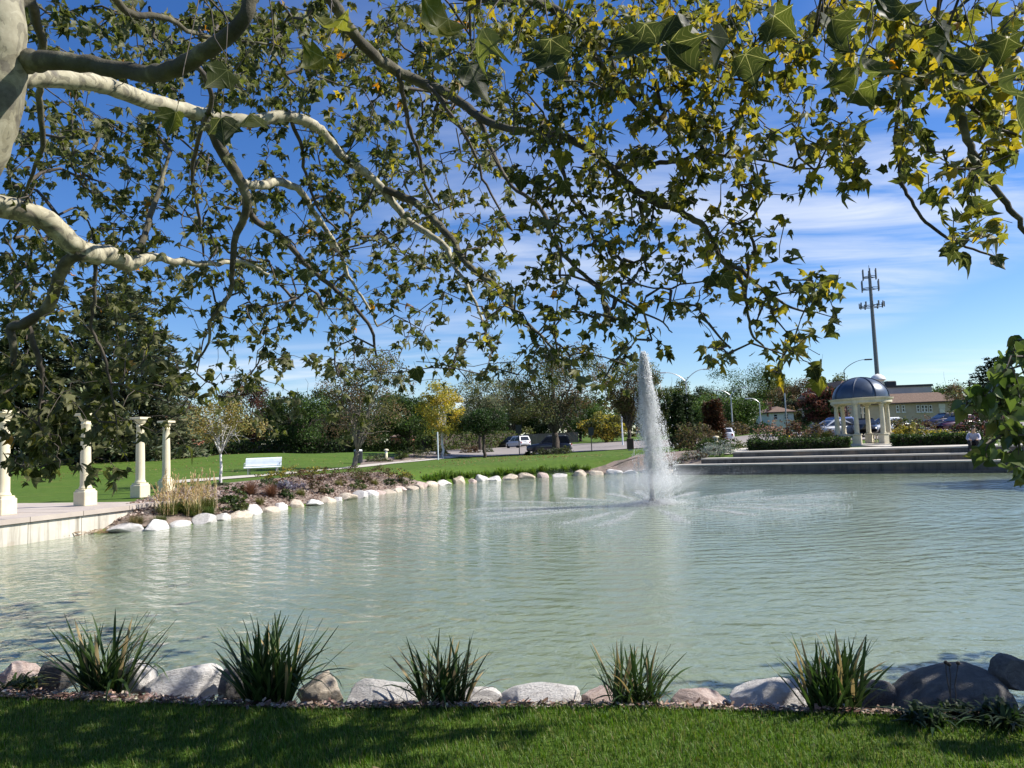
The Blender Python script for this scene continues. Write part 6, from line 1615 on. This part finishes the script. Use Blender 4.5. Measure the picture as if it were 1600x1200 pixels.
# unseen clumps of the crown beyond the frame, added to shade the lawn
over = [(rng.uniform(-3, 5.5), rng.uniform(2.4, 3.6), rng.uniform(4.0, 6.0)) for _ in range(6)]
for _ in range(90):
    o_ = over[int(rng.integers(6))]; x, Y, z = np.array(o_) + rng.normal(0, .45, 3)
    u_, v_, _d = project([(x, Y, z)])
    if -60 < u_[0] < 1660 and -60 < v_[0] < 1200: continue
    att.append((x, Y, z)); att_n.append(int(rng.integers(3, 7)))
att = np.array(att); att_n = np.array(att_n)
d0 = np.array([((nodes - a) ** 2).sum(1).min() for a in att])
order = np.argsort(d0)
NMAX = len(nodes) + len(att) * 7
buf = np.zeros((NMAX, 3)); buf[:len(nodes)] = nodes; cnt = len(nodes)
parent_twig = np.full(NMAX, -1); twigs = []
for ai in order:
    a = att[ai]; d2 = ((buf[:cnt] - a) ** 2).sum(1); j = int(d2.argmin()); s = buf[j]; L_ = math.sqrt(d2[j])
    ns = max(2, min(6, int(L_ / .16) + 1)); pts = [s]
    sag = rng.normal(0, .10 * L_, 3) + np.array([0, 0, .10 * L_])
    for i in range(1, ns + 1):
        t = i / ns
        q = s + (a - s) * t + sag * math.sin(math.pi * t) + (rng.normal(0, .022, 3) if i < ns else 0)
        pts.append(q)
    ti = len(twigs); twigs.append((np.array(pts), int(parent_twig[j]), ai))
    for q in pts[1:]:
        buf[cnt] = q; parent_twig[cnt] = ti; cnt += 1
load = np.ones(len(twigs))
for i in range(len(twigs) - 1, -1, -1):
    if twigs[i][1] >= 0: load[twigs[i][1]] += load[i]
tm = MB()
for (pts, par, ai), ld in zip(twigs, load):
    r0 = min(.020, .0034 * ld ** .42); tm.tube([Vector(p) + inv for p in pts], list(np.linspace(r0, max(.0022, r0 * .55), len(pts))), 4, False)
stuff(tm.build('twigs', M['twig'], plane, True))
# leaves
HALF = [(0.0, 0.0), (.16, -.10), (.34, -.06), (.52, .06), (.42, .16), (.50, .26), (.64, .44), (.46, .44), (.36, .50), (.30, .64), (.20, .70), (.12, .84)]
outline = HALF + [(0.0, 1.02)] + [(-x, y) for x, y in reversed(HALF[1:])]
def leaf_template(curl, fold, droop, seed):
    r = np.random.default_rng(seed)
    pts = [(x * (1 + r.normal(0, .05)), y + r.normal(0, .015)) for x, y in outline]; cxy = (0, .32)
    V2 = [cxy] + pts
    inner = [(.45 * x + .55 * cxy[0], .45 * y + .55 * cxy[1]) for x, y in pts]
    V2 = [cxy] + inner + pts
    m = len(pts)
    V = [(x, y, fold * abs(x) - curl * x * x * 1.4 - droop * max(0, y - .2) ** 2 + .03 * math.sin(9 * x + seed) * (abs(x) + .2)) for x, y in V2]
    F = []
    for i in range(m):
        j = (i + 1) % m
        F += [(0, 1 + i, 1 + j), (1 + i, 1 + m + i, 1 + m + j), (1 + i, 1 + m + j, 1 + j)]
    b0 = len(V); V += [(-.012, 0, 0), (.012, 0, 0), (.008, -.42, .06), (-.008, -.42, .06)]; F += [(b0, b0 + 2, b0 + 1), (b0, b0 + 3, b0 + 2)]
    F = [f[::-1] for f in F]
    return np.array(V), np.array(F), np.array([(v[0], v[1]) for v in V])
def leaf_low(curl, fold, droop, seed):
    r = np.random.default_rng(seed)
    pts = [(x * (1 + r.normal(0, .05)), y) for x, y in [HALF[0], HALF[2], HALF[3], HALF[4], HALF[6], HALF[8], HALF[10], (0, 1.02)]]
    pts = pts + [(-x, y) for x, y in reversed(pts[1:-1])]
    V2 = [(0, .32)] + pts; m = len(pts)
    V = [(x, y, fold * abs(x) - curl * x * x * 1.4 - droop * max(0, y - .2) ** 2) for x, y in V2]
    F = [(0, 1 + (i + 1) % m, 1 + i) for i in range(m)]
    b0 = len(V); V += [(-.02, 0, 0), (.02, 0, 0), (0, -.45, .06)]; F += [(b0, b0 + 1, b0 + 2)]
    return np.array(V), np.array(F), np.array([(v[0], v[1]) for v in V])
SHAPES = [(.5, .25, .35), (1.2, -.3, .9), (.3, .9, .2), (1.8, .3, 1.4), (.6, -.5, .5), (1.0, .6, 1.8)]
pos, siz, base_tone = [], [], []
for (pts, par, ai), ld in zip(twigs, load):
    for k in range(att_n[ai]):
        t = rng.uniform(.25, 1.0) ** .6 * (len(pts) - 1); i = min(int(t), len(pts) - 2); f = t - i
        pos.append(pts[i] * (1 - f) + pts[i + 1] * f + rng.normal(0, .035, 3) - [0, 0, .02]); siz.append(0.0)
# nearest leaves, hanging just in front of us: pixel x, y, distance, size
BIGL = [(700, 30, 2.4, .16), (735, 105, 2.7, .15), (755, 45, 2.6, .13), (860, 62, 2.5, .15), (868, 100, 2.8, .12), (1008, 38, 2.3, .15), (1045, 70, 2.5, .15), (1058, 22, 2.5, .14), (1140, 62, 2.6, .15), (1165, 85, 2.9, .14),
        (1355, 92, 2.7, .15), (1335, 105, 2.9, .13), (1300, 30, 2.8, .14), (1412, 8, 2.4, .14), (1530, 88, 2.8, .14), (1590, 150, 2.9, .14), (1575, 60, 3.0, .14), (1480, 62, 3.0, .13), (1340, 140, 3.2, .13), (1310, 120, 3.1, .13),
        (520, 30, 2.6, .14), (505, 90, 3.0, .12), (355, 110, 3.0, .13), (390, 178, 3.1, .13), (345, 185, 3.0, .12), (275, 175, 3.3, .12), (880, 236, 3.5, .12), (830, 280, 3.6, .12), (880, 282, 3.7, .12), (815, 275, 3.7, .11),
        (1290, 60, 3.2, .13), (1210, 25, 2.8, .14), (1220, 15, 3.0, .14), (1560, 125, 3.2, .13), (1500, 130, 3.2, .13), (1598, 205, 3.3, .13), (1445, 300, 3.8, .12), (1505, 340, 3.6, .12), (1525, 325, 3.7, .12), (1500, 400, 3.7, .12),
        (1480, 385, 3.8, .12), (1555, 400, 3.8, .11), (1284, 565, 3.7, .12), (1280, 590, 3.8, .12), (1270, 575, 3.9, .11), (1130, 430, 4.0, .14), (1140, 455, 4.0, .14), (1110, 430, 4.1, .12), (480, 420, 4.2, .13), (650, 575, 4.3, .12),
        (1225, 435, 4.3, .12), (1335, 262, 4.2, .12), (1335, 200, 4.2, .12), (1470, 40, 3.4, .12), (110, 620, 4.6, .14), (60, 590, 4.6, .14), (50, 690, 4.7, .14), (90, 735, 4.8, .13), (170, 690, 4.7, .12), (200, 730, 4.8, .12),
        (20, 640, 4.6, .15), (130, 670, 4.7, .14), (75, 655, 4.6, .14), (190, 640, 4.8, .13), (150, 600, 4.7, .14), (230, 655, 4.8, .12), (40, 735, 4.7, .13), (95, 700, 4.7, .14)]
nbig = len(BIGL)
tw2 = MB()
for px, py, Y, s in BIGL:
    if py > 200: s *= .80 * 4.3 / max(Y, 3.6); Y = 4.3
    if py > 560 and px < 300: s *= .6; Y = 5.6
    q = np.array(at_y(px, py, Y)); pos.append(q); siz.append(s)
    e = q + np.array([0, .02, s * .42])
    if py < 200:                                  # hangs from a spray just above the view
        b_ = np.array(at_y(px + rng.uniform(-90, 90), -70, Y + rng.uniform(.1, .5)))
    else:
        j = int(((buf[:cnt] - q) ** 2).sum(1).argmin()); b_ = buf[j]
    L_ = np.linalg.norm(e - b_); bow = rng.normal(0, .09 * L_, 3) + [0, 0, .08 * L_]
    pts = [b_ + (e - b_) * t + bow * math.sin(math.pi * t) + rng.normal(0, .012, 3) * (0 < t < 1) for t in np.linspace(0, 1, 7)]
    tw2.tube([Vector(p) + inv for p in pts], list(np.linspace(.0045, .002, 7)), 4, False)
    if py < 200:
        j = int(((buf[:cnt] - b_) ** 2).sum(1).argmin()); tw2.tube([Vector(buf[j]) + inv, Vector((buf[j] + b_) / 2 + [0, 0, .15]) + inv, Vector(b_) + inv], [.008, .006, .0045], 5, False)
stuff(tw2.build('twigs', M['twig'], plane, True))
pos = np.array(pos); siz = np.array(siz); n = len(pos)
u_, v_, dep = project(pos)
spx = rng.uniform(.62, 1.42, n) * np.interp(u_, [0, 700, 900, 1200, 1350, 1600], [10.8, 10.4, 11.6, 13, 17, 19]) * np.interp(v_, [0, 300, 700], [1.12, 1.0, 1.0]) * np.where((u_ < 320) & (v_ > 560), 1.35, 1)
siz = np.where(siz > 0, siz, np.clip(spx * np.maximum(dep, 2.5) / F_PX, .04, .17))
ax = norm(rng.normal(size=(n, 3)) * [1, 1, .7] + [0, 0, -.75]); up = norm(rng.normal(size=(n, 3)) * .75 + [.25, -.1, .8]); rot = frames(ax, up)
rot[-nbig:] = frames(norm(rng.normal(size=(nbig, 3)) * [.55, .25, .25] + [0, 0, -1]), norm(rng.normal(size=(nbig, 3)) * .55 + [.1, .9, .45]))
u_, v_, dep = project(pos)
yel = np.clip((u_ - 640) / 480, 0, 1) * .56 + .035 + np.clip((450 - v_) / 900, -.1, .12) * (u_ > 500)
r1 = rng.uniform(size=n)
TONES = np.array([(.034, .042, .010), (.046, .055, .012), (.025, .032, .009), (.098, .100, .018), (.150, .132, .022), (.210, .160, .026), (.28, .12, .02)])
tone = np.where(r1 < yel, rng.choice([3, 3, 4, 4, 5], n), rng.choice([0, 0, 1, 2, 1], n)); tone[-nbig:] = rng.choice([0, 1, 2, 1, 3], nbig); tone[rng.uniform(size=n) < .006] = 6
apx = siz / np.maximum(dep, .3) * ((u_ > -40) & (u_ < 1640) & (v_ > -40) & (v_ < 800)); apx[-nbig:] += 10
big = np.zeros(n, bool); big[np.argsort(-apx)[:300]] = True
tmpl = [leaf_template(*s, 5 + i) for i, s in enumerate(SHAPES)]
LM = {}
for i in np.nonzero(big)[0]:
    key = (int(rng.integers(6)), int(tone[i]))
    if key not in LM:
        V, F, U = tmpl[key[0]]; LM[key] = fast_mesh('leaf', V, F, M['plane_leaf'], np.tile(TONES[key[1]], (len(V), 1)), U, True)
    o = link('leaf', LM[key], plane); m4 = Matrix(rot[i].tolist()).to_4x4(); m4.translation = Vector(pos[i]) + inv
    o.matrix_local = m4 @ Matrix.Scale(float(siz[i]), 4)
sm_idx = np.nonzero(~big)[0]; VV, FF, CC, UU = [], [], [], []; off = 0
low = [leaf_low(*s, 15 + i) for i, s in enumerate(SHAPES)]
pick = rng.integers(6, size=len(sm_idx))
for s in range(6):
    ii = sm_idx[pick == s]; V, F, U = low[s]; k = len(V)
    v = np.einsum('nij,nkj->nki', rot[ii], V[None] * (siz[ii][:, None] * np.column_stack([rng.uniform(.7, 1.1, len(ii)), np.ones(len(ii)), rng.uniform(.5, 1.5, len(ii))]))[:, None, :]) + (pos[ii] + np.array(inv))[:, None, :]
    VV.append(v.reshape(-1, 3)); FF.append((F[None] + (np.arange(len(ii)) * k)[:, None, None]).reshape(-1, 3) + off); off += len(ii) * k
    CC.append(np.repeat(np.clip(TONES[tone[ii]] * (1 + rng.normal(0, .16, (len(ii), 1))), .004, .9), k, 0)); UU.append(np.tile(U, (len(ii), 1)))
stuff(link('foliage', fast_mesh('foliage', np.concatenate(VV), np.concatenate(FF), M['plane_leaf'], np.concatenate(CC), np.concatenate(UU), True), plane))
# hanging seed balls
M['ball'] = mottled('seed_ball', (0.06, 0.05, 0.025), (0.12, 0.10, 0.05), 60, 0.9, 0.6, 200, 0.003)
bm = bmesh.new(); bmesh.ops.create_icosphere(bm, subdivisions=2, radius=.016); ball = bpy.data.meshes.new('seed_ball'); bm.to_mesh(ball); bm.free(); ball.materials.append(M['ball'])
for i in rng.choice(len(twigs), 60, replace=False):
    o = link('seed_ball', ball, plane); o.location = Vector(twigs[i][0][-1]) + inv - Vector((0, 0, .07))
# one brown leaf on the grass
p = at_y(596, 1192, 3.52); V, F, U = leaf_template(1.6, .3, 1.2, 77)
fl = link('fallen_leaf', fast_mesh('fallen_leaf', V * .09, F, M['plane_leaf'], np.tile((.24, .15, .08), (len(V), 1)), U, True)); fl.location = (p.x, p.y, gz(p.x, p.y) + .06); fl.rotation_euler = (R(50), R(20), R(40))
tag(fl, 'single curled brown leaf lying on the lawn at the bottom', 'leaf')
p = at_y(1228, 1196, 3.35)
fl = link('fallen_leaf', fl.data); fl.location = (p.x, p.y, gz(p.x, p.y) + .05); fl.scale = (.5, .5, .5); fl.rotation_euler = (R(20), R(-30), R(160)); tag(fl, 'tiny pale fallen leaf on the lawn near the bottom right', 'leaf')

# ================================================================== round-leaved small tree at the right edge
M['redbud_leaf'] = foliage_mat('redbud_leaf', 0.40, 0.35, (.22, .26, .12))
rb = Vector((5.3, 5.5, gz(5.3, 5.5))); red = thing('redbud_tree', 'small round-leaved tree reaching in from the right edge', 'tree', rb)
MB().tube([(0, 0, -.2), (-.05, 0, .6), (-.02, .05, 1.3), (.1, .1, 2.1), (.15, .1, 3.0)], [.07, .06, .05, .035, .02], 10).build('trunk', M['bark_grey'], red, True)
att2 = []
for cx, cy, r_, k in ((1580, 588, 40, 12), (1596, 535, 26, 5), (1525, 628, 28, 6), (1556, 640, 30, 6), (1592, 650, 40, 9), (1560, 692, 32, 6), (1596, 705, 40, 10), (1590, 745, 24, 6), (1535, 705, 20, 3), (1508, 635, 14, 3), (1560, 600, 26, 5)):
    for _ in range(k):
        a = rng.uniform(0, 6.283); q = r_ * math.sqrt(rng.uniform()); Y = rng.uniform(5.0, 6.4); att2.append(np.array(at_y(cx + q * math.cos(a), cy + q * math.sin(a), Y)))
for _ in range(190):  # unseen extra leaves added to shade the large right-hand boulder
    q = np.array([rng.uniform(4.3, 5.6), rng.uniform(3.9, 5.0), rng.uniform(1.2, 2.5)])
    if project([q])[0][0] > 1660: att2.append(q)
for _ in range(260):  # more unseen leaves, added higher up to shade the right end of the bed
    q = np.array([rng.uniform(4.7, 6.6), rng.uniform(3.7, 5.3), rng.uniform(1.7, 3.6)])
    if project([q])[0][0] > 1660: att2.append(q)
for _ in range(330):                              # the rest of its crown, past the edge of the view
    q = np.array([rng.uniform(4.3, 7.2), rng.uniform(4.4, 6.8), rng.uniform(1.0, 3.9)])
    u1, v1, _d = project([q])
    if u1[0] < 1640: continue
    att2.append(q)
att2 = np.array(att2); nd = [np.array(rb) + np.array(v) for v in [(-.05, 0, .9), (-.02, .05, 1.3), (0, .08, 1.7), (.1, .1, 2.1), (.12, .1, 2.5), (.15, .1, 2.9)]]
nd = np.array(nd); tm = MB(); par = []
d0 = [((nd - a) ** 2).sum(1).min() for a in att2]
lp, la = [], []
for ai in np.argsort(d0):
    a = att2[ai]; j = int(((nd - a) ** 2).sum(1).argmin()); s = nd[j]; L_ = np.linalg.norm(a - s); k = max(2, int(L_ / .2) + 1)
    pts = [s + (a - s) * t + np.array([0, 0, .12 * L_]) * math.sin(math.pi * t) + (rng.normal(0, .02, 3) if 0 < t < 1 else 0) for t in np.linspace(0, 1, k + 1)]
    tm.tube([Vector(q) - rb for q in pts], [.010] + [.006] * (k - 1) + [.003], 5, False); nd = np.vstack([nd, pts[1:]])
    for _ in range(int(rng.integers(2, 5))):
        i = rng.uniform(.3, 1) * k; i0 = min(int(i), k - 1); lp.append(pts[i0] + (pts[i0 + 1] - pts[i0]) * (i - i0) + rng.normal(0, .03, 3))
stuff(tm.build('twigs', M['twig'], red, True))
HE = [(0, 0), (.18, -.12), (.38, -.08), (.50, .14), (.46, .40), (.28, .68), (.10, .86), (0, 1.0)]; HE = HE + [(-x, y) for x, y in reversed(HE[1:-1])]
def heart(fold, curl):
    V = [(0, .3, 0)] + [(x, y, 0) for x, y in HE]; V = np.array([(x, y, fold * abs(x) - curl * y * y) for x, y, _ in V]); m = len(HE)
    return V, np.array([(0, 1 + (i + 1) % m, 1 + i) for i in range(m)])
lp = np.array(lp); n = len(lp); ax = norm(rng.normal(size=(n, 3)) * [.8, .8, .4] + [0, 0, -.8]); up = norm(rng.normal(size=(n, 3)) * .5 + [.5, 0, .7]); rot = frames(ax, up); sz = rng.uniform(.075, .13, n)
RC = np.array([(.055, .085, .020), (.075, .11, .026), (.10, .135, .035), (.045, .065, .018), (.15, .15, .04)]); tn = rng.integers(5, size=n)
u_, v_, dep = project(lp); vis = (u_ < 1630) & (u_ > 1400); hv = [heart(.45, .35), heart(.2, .6), heart(.7, .2)]
HM = {}
cand = np.nonzero(vis)[0]; cand = cand[np.argsort(-(sz / dep)[cand])][:280]; isb = np.zeros(n, bool); isb[cand] = True
for i in cand:
    key = (int(rng.integers(3)), int(tn[i]))
    if key not in HM: HM[key] = fast_mesh('leaf', hv[key[0]][0], hv[key[0]][1], M['redbud_leaf'], np.tile(RC[key[1]], (len(hv[0][0]), 1)), smooth=True)
    o = link('leaf', HM[key], red); m4 = Matrix(rot[i].tolist()).to_4x4(); m4.translation = Vector(lp[i]) - rb; o.matrix_local = m4 @ Matrix.Scale(float(sz[i]), 4)
r_ = np.nonzero(~isb)[0]
stuff(link('foliage', scatter('foliage', hv[0][0], hv[0][1], lp[r_] - np.array(rb), rot[r_], sz[r_], M['redbud_leaf'], RC[tn[r_]]), red))
